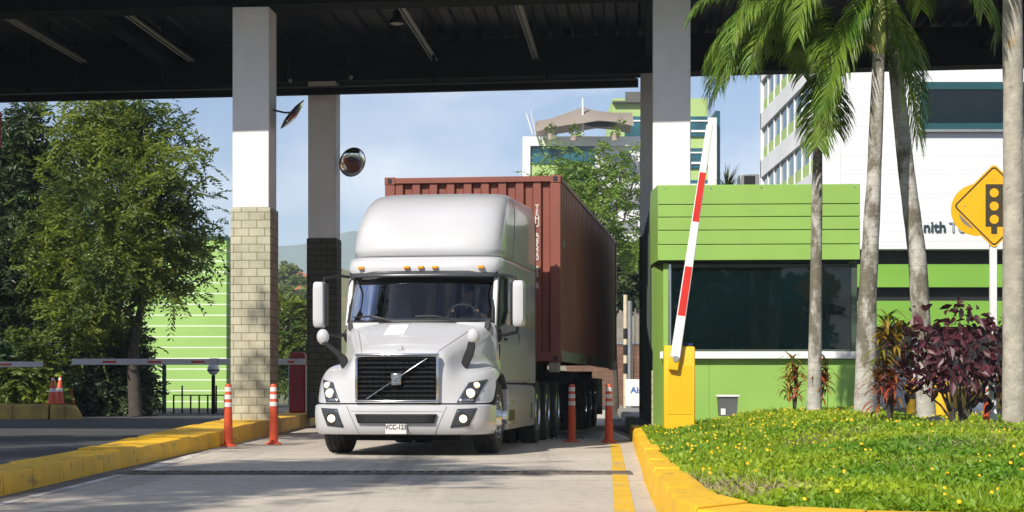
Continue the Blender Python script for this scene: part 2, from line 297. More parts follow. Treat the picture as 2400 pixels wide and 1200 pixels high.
def kerb_blocks(name, lane, back, hts, m, gap=.012, ch=.035, jit=.012):
    mb = MB()
    for i in range(len(lane)-1):
        (d0, x0), (d1, x1) = lane[i], lane[i+1]; (e0, b0), (e1, b1) = back[i], back[i+1]
        A, B, C, D_ = Vector((x0, d0, 0)), Vector((b0, e0, 0)), Vector((x1, d1, 0)), Vector((b1, e1, 0))
        n = max(1, round((C-A).length/1.0))
        for k in range(n):
            t0, t1 = k/n, (k+1)/n; rows = []; dz = random.uniform(-jit, jit)
            for t in (t0, t1):
                a = A.lerp(C, t); b = B.lerp(D_, t); h = hts[i]*(1-t)+hts[i+1]*t+dz
                g = (C-A).normalized()*gap*(.5 if t == t0 else -.5); a = a+g; b = b+g; u = (b-a).normalized()
                rows.append([a+Vector((0, 0, -.05)), a+u*.018+Vector((0, 0, h-ch)), a+u*(.018+ch*.7)+Vector((0, 0, h)), b-u*ch*.6+Vector((0, 0, h)), b+Vector((0, 0, h-ch)), b+Vector((0, 0, -.05))])
            mb.loft(rows)
    return kind(mb.build(name, m, bevel=.008, smooth=True), 'structure')
LO = [(38.5, 2.45), (33, 2.15), (28, 1.9), (24, 1.66), (20.6, 1.47)]
LI = [(38.5, 2.68), (33, 2.37), (28, 2.08), (24, 1.84), (20.6, 1.64)]
kerb_blocks('kerb', [(70, 4.0), (45, 2.8), (33.4, 2.17)], [(70, 4.25), (45, 3.05), (33.4, 2.42)], [.2]*3, kerb_grey)  # far part of the right kerb in grey concrete
kerb_blocks('yellow_kerb', LO[1:], LI[1:], [.2, .205, .21, .21], yellow)
NO = [(20.55, 1.47), (17, 1.25), (14.5, 1.12), (12.9, 1.04), (11.5, .97), (10.4, .93), (9.6, .97), (9.05, 1.2), (8.75, 1.7), (8.6, 2.4), (8.5, 4), (8.5, 7)]
NI = [(20.55, 1.68), (17, 1.46), (14.5, 1.38), (12.9, 1.32), (11.7, 1.27), (10.7, 1.26), (10.1, 1.34), (9.75, 1.52), (9.45, 1.87), (9.25, 2.5), (9.15, 4), (9.15, 7)]
kerb_blocks('yellow_kerb', NO, NI, [.25]*12, yellow, gap=.006)
KO = [(6, -4.05), (14.8, -4.2), (18.9, -4.3), (27.4, -4.4), (32, -4.44), (36, -4.52), (43, -4.7), (52, -4.9)]
KI = [(6, -4.45), (16.2, -4.75), (19.5, -4.87), (26, -5.22), (32, -5.34), (36, -5.5), (43, -5.8), (52, -6)]
kerb_blocks('yellow_kerb', KO, KI, [.19, .19, .2, .23, .30, .30, .26, .24], yellow)
sheet('pavement', [(2.3, 31.2), (9, 31.2), (9, 60), (3.6, 60)], .19, pave_mat)
# ---- drain grate across the lane
t = thing('drain_grate', 'long dark slotted drain grate laid straight across the concrete lane in front of the truck', 'drain grate', (0, 18.6, 0))
MB().box(-4.02, 1.2, -.2, .2, .001, .005).build('channel', dark, t, smooth=False)
m_ = MB()
for k in range(47): x = -4.0+k*.11; m_.bar((x, -.18, .012), (x+.03, .18, .012), .045, .012)
m_.build('bars', steel if False else mat('rusty_iron', (.15, .13, .11), .7, .3, 6, metal=.3), t, smooth=False)
MB().box(-4.06, 1.24, -.23, -.19, .002, .022).box(-4.06, 1.24, .19, .23, .002, .022).box(-4.06, -4.02, -.19, .19, .002, .021).box(1.2, 1.24, -.19, .19, .002, .021).build('frame', MATS['rusty_iron'], t, smooth=False)
t = thing('floor_plate', 'ribbed metal plate set in the lane floor behind the two right orange posts', 'floor plate', (1.05, 30.5, 0))
MB().box(-.75, 1.0, -.1, 5, .001, .01).build('plate', steel, t, bevel=.003)
m_ = MB()
for k in range(19): m_.box(-.72+k*.09, -.69+k*.09, -.06, 4.9, .0105, .018)
m_.build('ribs', alu, t, smooth=False)
# ================= columns and canopy =================
YAW = -R(4.1)
def column(label, x, y, wd, zb, zs, zt, ext=.025, bm=None):
    t = thing('column', label, 'column', (x, y, zb), YAW, 'canopy columns')
    MB().box(-ext, wd+ext, -ext, wd+ext, 0, zs-zb).build('block_base', bm or block_mat, t, bevel=.012)
    MB().box(0, wd, 0, wd, zs-zb+.001, zt-zb).build('shaft', white, t, bevel=.02)
    return t
column('sunlit square white column with pale block base on the yellow kerb left of the truck', -5.15, 33, .685, .27, 4.2, 7.9, .028)
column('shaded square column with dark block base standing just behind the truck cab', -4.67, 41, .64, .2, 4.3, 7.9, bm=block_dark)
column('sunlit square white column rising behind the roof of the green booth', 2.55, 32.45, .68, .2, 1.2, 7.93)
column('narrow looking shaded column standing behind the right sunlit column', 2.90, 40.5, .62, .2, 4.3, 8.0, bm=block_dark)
cn = thing('gate_canopy', 'huge black flat canopy roof spanning the gate lanes on white columns', 'canopy', (-5.15, 33, 0), YAW)
def sl_(u): return .012*u
def cbox(mb, u0, u1, v0, v1, z0, z1): return mb.add([(u, v, z+sl_(u)) for z in (z0, z1) for u, v in ((u0, v0), (u1, v0), (u1, v1), (u0, v1))], [(3, 2, 1, 0), (4, 5, 6, 7), (0, 1, 5, 4), (1, 2, 6, 5), (2, 3, 7, 6), (3, 0, 4, 7)])
OV = 3.0
m_ = MB()
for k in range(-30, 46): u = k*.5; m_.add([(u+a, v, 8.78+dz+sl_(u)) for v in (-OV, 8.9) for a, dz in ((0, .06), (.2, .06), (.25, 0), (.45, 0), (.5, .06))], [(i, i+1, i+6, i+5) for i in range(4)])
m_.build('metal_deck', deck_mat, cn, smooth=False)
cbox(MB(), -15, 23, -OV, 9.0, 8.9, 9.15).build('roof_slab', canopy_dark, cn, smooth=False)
cbox(MB(), -15, 23, .02, .68, 7.93, 8.77).build('girder', canopy_dark, cn, bevel=.01)
cbox(MB(), -15, 23, 8.02, 8.66, 7.90, 8.77).build('girder', canopy_dark, cn, bevel=.01)
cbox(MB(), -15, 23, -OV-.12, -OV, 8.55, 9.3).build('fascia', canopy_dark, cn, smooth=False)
cbox(MB(), -15, 7.4, 8.7, 8.86, 7.72, 8.77).build('fascia', canopy_dark, cn, smooth=False)
for u in (-11, -3.4, 7.6, 15): cbox(MB(), u, u+.34, .7, 8.0, 8.25, 8.77).build('cross_beam', canopy_dark, cn, bevel=.01)
cbox(MB(), -15, 7.45, 7.2, 7.36, 7.46, 7.6).build('hanging_rail', canopy_dark, cn, bevel=.01)
cbox(MB(), -15, 7.45, 7.24, 7.30, 7.602, 7.65).build('rail_strip', rail_mat, cn, smooth=False)
for u in (-6.4, -5.3, -3.35, 2.85, 5.4): cbox(MB(), u, u+.07, 7.25, 7.32, 7.66, 8.76).build('hanger', canopy_dark, cn, smooth=False)
fix_m = mat('pale_grey_fixture', (.34, .37, .34), .5, .1, 2)
LB = ['leftmost', 'left of the front column', 'left of the truck roof', 'right above the container']
cl = None
for (px, D), lb in zip([(20, 36), (305, 36), (955, 36), (1225, 36)],
        ['long grey strip light under the black canopy nearest the left edge', 'long grey strip light under the canopy just left of the front white column', 'grey strip light under the canopy beside the hanging dome lamp', 'grey strip light under the canopy with a small bracket beside it, above the container']):
    x = (px-1200)/F*D
    if cl is None:
        cl = thing('ceiling_light', lb, 'strip light', (x, D, 8.3), YAW, 'strip lights under the canopy')
        MB().box(-.03, .03, -1.4, 5.0, .02, .08).build('housing', fix_m, cl, bevel=.006)
        MB().cyl((-.06, -1.35, 0), (-.06, 4.9, 0), .018, n=8).cyl((.06, -1.35, 0), (.06, 4.9, 0), .018, n=8).build('tube', fix_m, cl)
        for v in (0, 2.5, 4.8): MB().box(-.012, .012, v-.012, v+.012, .081, .47).build('suspension', canopy_dark, cl, smooth=False)
    else: dup(cl, (x, D, 8.33), YAW, lb)
t = thing('dome_lamp', 'small dark dome lamp with pale lens hanging from the canopy ceiling', 'pendant lamp', P(930, 55, 37))
MB().lathe([(.16, 0), (.165, .02), (.12, .10), (.09, .12), (.085, .25), (.03, .27), (.015, .3), (.012, .5)], (0, 0, 0)).build('shade', canopy_dark, t)
MB().lathe([(.145, -.004), (.10, -.02), (.01, -.026)], (0, 0, 0)).build('lens', mat('milky_lens', (.5, .48, .40), .4, .05, 3), t)
for px, py, lb in ((680, 186, 'small dark security camera under the canopy close to the front left column'), (822, 178, 'small dark security camera under the canopy above the convex mirror')):
    t = thing('security_camera', lb, 'camera', P(px, py, 39.3), 0, 'canopy security cameras')
    MB().cyl((0, 0, 0), (-.06, .1, .17), .05, .035, 12).build('body', black, t); MB().ball((.01, -.015, -.03), .045).build('lens', fix_m, t); MB().cyl((-.05, .08, .16), (-.05, .08, .5), .012, n=8).build('bracket', black, t)
# ---- convex mirrors
mirror_m = mat('mirror_glass', (.8, .82, .82), .02, .01, 1, metal=1.0)
def cmirror(label, base, ctr, nrm, r):
    t = thing('convex_mirror', label, 'traffic mirror', base, 0, 'convex mirrors on the columns'); c = Vector(ctr)-Vector(base); n = Vector(nrm).normalized(); M = n.to_track_quat('Z', 'Y').to_matrix()
    def L_(prof, name, m):
        mb = MB().lathe(prof, (0, 0, 0), n=32); mb.v = [tuple(M @ Vector(v)+c) for v in mb.v]; return mb.build(name, m, t)
    L_([(r, 0), (r*.9, .03), (r*.6, .065), (r*.3, .085), (.002, .092)], 'mirror_face', mirror_m)
    L_([(.002, -.06), (r*.5, -.05), (r*1.0, -.012), (r*1.05, 0), (r*1.0, .012)], 'backing', black)
    MB().tube([(0, 0, 0), tuple(c*.6), tuple(c-n*.05)], .018, 8).build('arm', black, t)
cmirror('dark convex mirror seen edge on, on a rod from the front left column', P(640, 258, 33.3), P(685, 268, 33.3), (.77, .15, -.63), .33)
cmirror('round convex mirror facing the lane, fixed to the shaded column by the container', P(797, 382, 41.3), P(826, 380, 41.0), (.56, -.75, -.35), .33)
# ================= booth =================
bt = thing('guard_booth', 'green guard booth with dark window, grooved fascia and white sill beside the lane', 'guard booth', (2.66, 31.5, 0), -R(3))
BW, BL = 3.38, 11.0
MB().box(.0, BW, .0, .12, .15, 1.39).build('front_wall', booth_green, bt, bevel=.01)
MB().box(2.86, 2.87, -.004, .0, .3, 1.38).box(.8, .803, -.003, 0, .3, 1.38).build('panel_joint', booth_dark, bt, smooth=False)
MB().box(0, .09, .02, .12, 1.51, 3.08).prism([(.0, .121, .15), (.12, .121, .15), (-.06, 1.4, .15), (-.17, 1.4, .15), (-.155, .85, .15)], (0, 0, 2.93)).build('side_wall', booth_green, bt, bevel=.006)
m_ = MB().box(-.18, -.05, 1.401, BL, .15, 4.3)
for k in range(9): m_.box(-.20, -.18, 1.9+k*1.0, 1.95+k*1.0, .16, 4.25)
m_.build('side_wall', booth_dark, bt, bevel=.004)  # rear stretch of the side wall, canopy shade put into its colour
MB().box(.16, BW, BL-.1, BL, .15, 4.3).box(BW-.12, BW, .13, BL-.1, .15, 4.3).build('rear_wall', booth_green, bt, smooth=False)
MB().box(-.06, BW+.03, -.12, .10, 1.392, 1.52).build('sill', white, bt, bevel=.012)
wf = MB().box(.092, .14, .03, .09, 1.522, 3.06).build('window_frame', alu, bt, bevel=.004)
for z0_, z1_ in ((3.0, 3.06), (1.522, 1.56)): MB().box(.141, BW-.1, .03, .09, z0_, z1_).build('window_frame', booth_dark, bt, bevel=.004)
m_ = MB().box(.142, 1.72, .05, .07, 1.562, 2.998).box(1.726, BW-.1, .052, .072, 1.562, 2.998); m_.build('window_pane', win_mat, bt, smooth=False)
MB().box(.2, BW-.15, .6, .65, 1.4, 3.05).build('blind', dark, bt, smooth=False)
MB().box(BW-.1, BW, .001, .12, 1.522, 3.07).build('corner_post', booth_dark, bt, bevel=.005)
m_ = MB(); zz = [3.11, 3.39, 3.64, 3.87, 4.09, 4.44]
for a, b in zip(zz[:-1], zz[1:]): m_.box(-.10, BW+.03, -.14, -.10, a+.006, b-.006)
m_.build('fascia', booth_green, bt, bevel=.008)
MB().box(-.085, BW+.02, -.10, .14, 3.115, 4.42).build('fascia_backing', booth_dark, bt, smooth=False)
MB().prism([(-.10, -.10, 3.115), (-.086, -.10, 3.115), (-.17, .9, 3.115), (-.17, 1.6, 3.115), (-.19, 1.6, 3.115), (-.19, .9, 3.115)], (0, 0, 1.325)).build('fascia_return', booth_green, bt, bevel=.004)
for x_ in (.03, .82, 1.7, 2.6, 3.32): MB().cyl((x_, -.146, 4.38), (x_, -.139, 4.38), .014, n=8).build('fixing', alu, bt)
MB().box(-.085, BW, .141, BL, 4.3, 4.4).build('roof', pave_mat, bt, smooth=False)
MB().box(-.08, BW, .141, 1.4, 3.085, 3.113).build('soffit', booth_dark, bt, smooth=False)
t = thing('air_conditioner', 'small grey air conditioner box on the roof of the green booth', 'air conditioner', P(1757, 440, 32.0)); t.location.z = 4.4
MB().box(-.17, .17, 0, .4, .03, .30).build('casing', steel, t, bevel=.012); MB().box(-.15, .15, .03, .09, 0, .03).box(-.15, .15, .3, .36, 0, .03).build('feet', black, t, smooth=False); MB().box(-.10, .10, -.006, 0, .08, .27).build('grille', dark, t, smooth=False)
# ---- waste bin
t = thing('waste_bin', 'grey plastic bin with pale rim standing against the green booth wall', 'bin', (P(1705, 960, 30.9).x, 30.9, .40))
m_ = MB(); m_.loft([[(x*s, y*s, z) for x, y in ((-.17, -.14), (.17, -.14), (.17, .14), (-.17, .14))] for s, z in ((.86, 0), (.98, .33), (.94, .33), (.82, .03))]); m_.build('body', bin_m, t, bevel=.015)
MB().loft([[(x*s, y*s, z) for x, y in ((-.19, -.16), (.19, -.16), (.19, .16), (-.19, .16))] for s, z in ((1, .325), (1.03, .345), (1.0, .365), (.9, .365), (.88, .335))]).build('rim', offwhite, t, bevel=.01)
MB().box(-.13, -.05, -.1385, -.134, .02, .13).build('label_plate', offwhite, t, smooth=False)
# ================= raised barrier =================
BD = 27.2
t = thing('raised_barrier', 'yellow barrier box with its red and white boom raised beside the green booth', 'barrier', (P(1592, 900, BD).x, BD, .2), -R(3)); t.scale = (BD/29.6,)*3; t.location.z = .2*BD/29.6+EYE*(1-BD/29.6)
MB().loft([[(-.26, -.22, z), (.25, -.22, z), (.25, .22, z), (-.26, .22, z)] for z in (0, 1.34)]+[[(-.25, -.2, 1.385), (.24, -.2, 1.365), (.24, .2, 1.365), (-.25, .2, 1.385)]]).build('cabinet', barrier_y, t, bevel=.02)
MB().box(.0, .22, -.16, .18, 1.376, 1.42).build('cap', blue, t, bevel=.015)
MB().box(-.2, .20, -.226, -.219, .25, 1.05).build('cabinet_door', barrier_y, t, bevel=.004)
p0 = Vector((-.08, -.31, 1.18)); p1 = Vector((.485, -.31, 4.98)); ax = (p1-p0).normalized(); sx = Vector((ax.z, 0, -ax.x))
def bquad(a, b, wa, wb, y0, y1):
    A, B = p0.lerp(p1, a), p0.lerp(p1, b); return [[A+sx*s*wa/2+Vector((0, y, 0)) for s, y in ((-1, y0), (1, y0), (1, y1), (-1, y1))], [B+sx*s*wb/2+Vector((0, y, 0)) for s, y in ((-1, y0), (1, y0), (1, y1), (-1, y1))]]
bo = MB().loft(bquad(0, 1, .165, .105, -.03, .03)).build('boom', offwhite, t, bevel=.012)
zb = lambda y: (EYE+(HZ-y)/F*29.29-.2-p0.z)/(p1.z-p0.z)
for ya, yb in ((740, 625), (520, 405)): MB().loft(bquad(zb(ya), zb(yb), .13-.04*zb(ya), .13-.04*zb(yb), -.033, .033)).build('red_stripe', red, bo, smooth=False)
MB().obox((-.085, -.285, 1.15), (.17, .09, .36), Matrix((sx, (0, 1, 0), ax)).transposed()).build('boom_clamp', barrier_y, t, bevel=.02)
MB().cyl((-.07, -.345, 1.16), (-.07, -.20, 1.16), .05).build('pivot', steel, t)
# ================= flexible posts =================
fp = None
for px, py, D, lb, lean in ((535, 1047, 27.1, 'leftmost orange flexible post with white bands, before the pale block column', .0), (641, 1042, 28.1, 'orange flexible post with white bands close to the truck front, left of it', .0),
                      (1340, 1036, 29.4, 'orange flexible post with white bands beside the truck rear wheels', .01), (1427, 1038, 29.0, 'orange flexible post with white bands on the yellow road line by the kerb', -.01)):
    loc = (P(px, py, D).x, D, 0.0)
    if fp is None:
        fp = thing('flexible_post', lb, 'bollard', loc, 0, 'orange flexible posts in the lane')
        prof = [(.13, 0), (.13, .018), (.085, .035)]
        for k in range(17): z = .04+k*.03; r = .072-.02*(z/.95); prof += [(r, z), (r, z+.02), (r-.006, z+.024), (r-.006, z+.028)]
        prof += [(.058, .56), (.049, .93), (.043, .945), (.01, .947)]
        MB().lathe(prof, (0, 0, 0), n=20).build('body', orange, fp)
        for z in (.60, .715, .83): MB().lathe([(.0612-.009*(z-.56)/.37, 0), (.0612-.009*(z+.068-.56)/.37, .068)], (0, 0, z), n=20).build('reflective_band', reflect, fp)
    else: dup(fp, loc, random.uniform(0, 6), lb)
    fo = fp
# ================= left side: far booms, red box, cones =================
def P0(px, D): return (px-1200)/F*D
t = thing('lowered_barrier', 'white boom lowered across the left road from a red barrier box', 'barrier', (P0(699, 45), 45, .24))
MB().loft([[(x*s, y, z) for x, y in ((-.2, -.2), (.2, -.2), (.2, .2), (-.2, .2))] for s, z in ((1, 0), (1, 1.36), (.96, 1.46), (.8, 1.53))]).build('cabinet', darkred, t, bevel=.05)
MB().box(-.222, -.204, -.18, .18, .02, 1.2).box(.204, .222, -.18, .18, .02, 1.2).build('side_trim', offwhite, t, bevel=.004)
zc = EYE+(HZ-848)/F*44.7-.24
bo = MB().box(P0(168, 44.7)-P0(699, 45), .21, -.3, -.24, zc-.075, zc+.075).build('boom', mat('boom_grey_white', (.62, .63, .66), .5, .06, 2), t, bevel=.01)
for a, b in ((240, 272), (346, 378), (448, 479), (675, 690)): MB().box(P0(a, 44.7)-P0(699, 45), P0(b, 44.7)-P0(699, 45), -.303, -.237, zc-.03, zc+.025).build('red_stripe', red, bo, smooth=False)
MB().box(P0(508, 44.7)-P0(699, 45), P0(513, 44.7)-P0(699, 45), -.31, -.23, zc-.085, zc+.085).build('boom_clamp', steel, t, smooth=False)
t = thing('lowered_barrier', 'end of a white boom reaching in from the left edge before the trees', 'barrier', (P0(-260, 46), 46, .1))
MB().box(-.2, .2, -.2, .2, 0, 1.6).build('cabinet', darkred, t, bevel=.04); z2 = EYE+(HZ-854)/F*45.7-.1
bo = MB().box(-.3, P0(100, 45.7)-P0(-260, 46), -.3, -.24, z2-.07, z2+.07).build('boom', MATS['boom_grey_white'], t, bevel=.01)
for a, b in ((-90, -60), (0, 28)): MB().box(P0(a, 45.7)-P0(-260, 46), P0(b, 45.7)-P0(-260, 46), -.303, -.237, z2-.03, z2+.025).build('red_stripe', orange, bo, smooth=False)
kerb_blocks('kerb', [(50.2, -24), (50.2, -13)], [(51.6, -24), (51.6, -12.9)], [.42, .42], mat('stained_kerb', (.42, .29, .06), .8, .15, 1.2, .2, 30), ch=.1)
patches(MATS['stained_kerb'], (.14, .10, .05), 1.3, .45, .7, (1, 1, 1), .9)
kerb_blocks('kerb', [(50.2, -12.95), (50.2, -12.55), (50.4, -12.25)], [(51.6, -12.9), (51.5, -12.5), (51.0, -12.2)], [.42, .38, .1], MATS['stained_kerb'], ch=.1)
cone = None
for px, D, z, lb, tilt, s in ((124, 50.7, .42, 'cleanest orange traffic cone with a white collar on the kerb end', 0, 1.0), (138, 51.3, .42, 'orange traffic cone mostly hidden behind the front cone on the kerb', .05, 1.02),
                       (155, 54, .0, 'faded plain orange cone standing behind the rounded kerb end', -.10, 1.12), (171, 54.6, 0, 'worn reddish cone farthest right behind the kerb end', -.07, 1.1)):
    loc = (P0(px, D), D, z)
    if cone is None:
        cone = thing('traffic_cone', lb, 'traffic cone', loc, 0, 'traffic cones by the left kerb')
        MB().lathe([(.15, .03), (.14, .05), (.035, .74), (.03, .76), (.005, .765)], (0, 0, 0)).build('cone_body', orange, cone); MB().box(-.19, .19, -.19, .19, 0, .032).build('base', orange, cone, bevel=.012)
        MB().lathe([(.099, 0), (.082, .1)], (0, 0, .34)).build('collar', reflect, cone); MB().lathe([(.049, 0), (.04, .06)], (0, 0, .67)).build('collar', reflect, cone)
    else:
        c = dup(cone, loc, .5, lb, (s, s, s)); c.rotation_euler = (0, tilt, .4)
        if px > 150:
            for ch in list(c.children):
                if ch.name.startswith('collar'): bpy.data.objects.remove(ch)
# ================= truck =================
TL, TR = (-1.5, 23.2, 0), -R(7.3)
tk = thing('truck', 'white long nosed sleeper cab truck with lit headlamps pulling a red container', 'truck', TL, TR)
def sgnp(x, p): return math.copysign(abs(x)**p, x)
def plan(z, yf, dep, wf, yr, wr, p=4.0, n=24):
    pts = [(-wr, yr, z), (-wr*.75-wf*.25, yf+dep+(yr-yf-dep)*.75, z), (-wr*.5-wf*.5, yf+dep+(yr-yf-dep)*.5, z), (-wr*.25-wf*.75, yf+dep+(yr-yf-dep)*.25, z)]
    for k in range(n+1):
        t = -math.pi/2+math.pi*k/n; pts.append((wf*sgnp(math.sin(t), 2/p), yf+dep*(1-sgnp(math.cos(t), 2/p)), z))
    return pts + [(-x, y, q) for x, y, q in reversed(pts[:4])]
def wc(y): return 1.05+.12*max(0, min(1, (y-2.05)/3.55))
YR = 5.6
# hood and fenders
R0 = [(0, .10, .69), (.3, .10, .69), (.52, .10, .69), (.64, .115, .69), (.74, .13, .69), (.90, .19, .69), (1.08, .36, .69), (1.17, .60, .69)]
RA = [(0, .10, 1.0), (.3, .10, 1.0), (.54, .10, 1.0), (.64, .12, .98), (.74, .17, .93), (.92, .26, .88), (1.10, .44, .84), (1.185, .66, .76)]
R1 = [(0, .11, 1.35), (.3, .11, 1.345), (.55, .12, 1.33), (.63, .17, 1.27), (.73, .28, 1.08), (.90, .38, 1.05), (1.09, .52, 1.0), (1.19, .74, .84)]
R2 = [(0, .42, 1.47), (.3, .42, 1.46), (.59, .44, 1.43), (.68, .5, 1.35), (.78, .55, 1.14), (.93, .6, 1.14), (1.12, .72, 1.11), (1.2, .84, .985)]
R3 = [(0, 1.0, 1.66), (.4, 1.0, 1.645), (.73, 1.0, 1.60), (.83, 1.0, 1.5), (.90, 1.0, 1.24), (1.0, 1.05, 1.22), (1.15, 1.12, 1.19), (1.21, 1.17, 1.09)]
R4 = [(0, 1.36, 1.77), (.45, 1.38, 1.76), (.87, 1.45, 1.73), (.98, 1.5, 1.62), (1.0, 1.5, 1.28), (1.06, 1.5, 1.22), (1.15, 1.5, 1.16), (1.21, 1.5, 1.07)]
R5 = [(0, 1.52, 1.80), (.5, 1.55, 1.795), (.95, 1.72, 1.78), (1.03, 1.8, 1.68), (1.05, 1.86, 1.3), (1.08, 1.9, 1.14), (1.16, 1.9, 1.0), (1.20, 1.92, .88)]
rows = [[(-a, y, z) for a, y, z in reversed(r[1:])]+list(r) for r in (R0, RA, R1, R2, R3, R4, R5)]
hood = MB().grid(rows).build('hood', paint, tk, sub=2)
def wide(pts, inset=.11): return pts
for s in (-1, 1):                                            # inner lip of the wheel arch
    m_ = MB()
    edge = [(s*a, y, z) for a, y, z in (R1[7], R2[7], R3[7], R4[7], R5[7])]
    m_.grid([edge, [(x-s*.10, y, z-.005) for x, y, z in edge]])
    m_.grid([[(x-s*.10, y, z-.005) for x, y, z in edge], [(x-s*.45, y, z+.1) for x, y, z in edge]])
    m_.build('wheel_arch', black, tk, solid=.01)
bump = MB().loft([plan(.672, .05, .72, 1.16, .80, 1.17, 3.4), plan(.655, .005, .74, 1.19, .80, 1.195, 3.4), plan(.56, -.01, .74, 1.195, .80, 1.2, 3.4), plan(.43, .0, .74, 1.195, .80, 1.2, 3.4), plan(.33, .03, .74, 1.185, .80, 1.19, 3.4), plan(.285, .07, .72, 1.16, .79, 1.17, 3.4), plan(.275, .14, .66, 1.12, .78, 1.14, 3.4)]).build('bumper', paint, tk, ang=30)
bpy.context.view_layer.update()
dg = bpy.context.evaluated_depsgraph_get()
TREES = [BVHTree.FromObject(o, dg) for o in (hood, bump)]
def hit(a, z, back=-1.5):
    best = None
    for b in TREES:
        h = b.ray_cast(Vector((a, back, z)), Vector((0, 1, 0)))
        if h[0] and (best is None or h[0].y < best[0].y): best = h
    return best
def patch(name, quad, m, parent, off=.012, n=7, th=0.0):
    rows = []
    for i in range(n+1):
        row = []
        for j in range(n+1):
            u, v = i/n, j/n; a0 = [quad[0][k]*(1-u)+quad[1][k]*u for k in (0, 1)]; a1 = [quad[3][k]*(1-u)+quad[2][k]*u for k in (0, 1)]
            a, z = a0[0]*(1-v)+a1[0]*v, a0[1]*(1-v)+a1[1]*v; h = hit(a, z)
            pnt, nr = (h[0], h[1]) if h else (Vector((a, .4, z)), Vector((0, -1, 0)))
            if nr.y > 0: nr = -nr
            row.append(tuple(pnt+nr*off))
        rows.append(row)
    return MB().grid(rows).build(name, m, parent, solid=th or 0.03)
hl_m = mat('lamp_housing', (.045, .05, .058), .25, .15, 10); hl_c = mat('lamp_chrome', (.5, .5, .52), .15, .05, 6, metal=1.0)
for s in (-1, 1):
    q = [(s*.77, .70), (s*.985, .70), (s*1.105, 1.0), (s*.90, .955)]
    h = patch('headlight', q, hl_m, tk, .010)
    patch('reflector', [(s*.80, .715), (s*.965, .715), (s*.975, .74), (s*.81, .74)], hl_c, h, .016)
    for a, z, r, e in ((.925, .815, .060, lamp_on), (.99, .918, .042, hal_on)):
        k = hit(s*a, z); c = k[0]+k[1]*(.012 if k[1].y < 0 else -.012); nrm = k[1] if k[1].y < 0 else -k[1]
        M = (nrm*.5+Vector((0, -1, 0))).to_track_quat('Z', 'Y').to_matrix()
        mb = MB().lathe([(r*1.18, 0), (r*1.2, .012), (r*1.02, .014)], (0, 0, 0), n=20); mb.v = [tuple(M @ Vector(v)+c) for v in mb.v]; mb.build('lamp_ring', hl_c, h)
        mb = MB().lathe([(r, .010), (r*.8, .022), (r*.4, .03), (.001, .032)], (0, 0, 0), n=20); mb.v = [tuple(M @ Vector(v)+c) for v in mb.v]; mb.build('lamp', e, h)
    q = [(s*.70, .375), (s*.935, .395), (s*1.03, .625), (s*.79, .615)]
    h = patch('fog_light', q, hl_m, tk, .010)
    k = hit(s*.87, .49); c = k[0]+Vector((0, -.014, 0)); r = .056
    MB().lathe([(r*1.25, -.002), (r*1.25, -.016), (r, -.014)], c, 'Y', 20).build('lamp_ring', black, h)
    MB().lathe([(r, -.010), (r*.7, -.02), (.001, -.026)], c, 'Y', 20).build('lamp', fog_on, h)
patch('air_intake', [(-.50, .435), (.50, .435), (.535, .55), (-.535, .55)], dark, tk, .006)
m_ = MB(); m_.box(-.44, -.33, -.028, -.015, .47, .51).box(.27, .42, -.028, -.015, .47, .53); m_.build('intake_bracket', hl_m, tk, smooth=False)
for s in (-1, 1):
    MB().tube([hit(s*(.66-.02*k), .65-.36*k/8)[0]+Vector((0, -.001, 0)) for k in range(9)], .004, 6).build('bumper_seam', seam_m, tk)
MB().tube([hit(-.6+.1*k, .585)[0]+Vector((0, -.0005, 0)) for k in range(13)], .003, 6).build('bumper_crease', seam_m, tk)
# grille
m_ = MB().box(-.55, .55, .02, .13, 1.29, 1.335).box(-.55, .55, .02, .13, .695, .735).box(-.55, -.515, .021, .13, .735, 1.29).box(.515, .55, .021, .13, .735, 1.29)
gr = m_.build('grille', chrome, tk, bevel=.015)
MB().box(-.514, .514, .075, .095, .736, 1.289).build('grille_backing', dark, gr, smooth=False)
gm = mat('grille_black', (.007, .0072, .008), .7, .1, 8, spec=.1); m_ = MB()
for k in range(9): z = .775+k*.0605; m_.obox((0, .052, z), (1.024, .032, .014), Matrix.Rotation(-.5, 3, 'X'))
for k in range(13): x = -.48+k*.08; m_.box(x-.006, x+.006, .050, .066, .738, 1.287)
m_.build('grille_mesh', gm, gr, smooth=False)
MB().bar((-.395, .022, .745), (.405, .022, 1.272), .014, .036, (0, -1, 0)).build('diagonal_bar', chrome, gr, bevel=.005)
bd = MB().prism([(-.062, .012, .925), (.062, .012, .925), (.07, .012, 1.075), (-.07, .012, 1.075)], (0, -.02, 0)).build('badge', chrome, gr, bevel=.008)
MB().box(-.048, .048, -.013, -.009, .945, 1.055).build('badge_field', mat('badge_grey', (.16, .18, .22), .3, .08, 6), bd, bevel=.004)
m_ = MB().bar((-.036, -.015, 1.02), (-.005, -.015, .99), .006, .012, (0, -1, 0)).bar((-.005, -.0152, .985), (.036, -.0152, 1.03), .006, .012, (0, -1, 0)).bar((-.03, -.0154, .975), (.034, -.0154, .975), .005, .008, (0, -1, 0)); m_.build('badge_mark', chrome, bd)
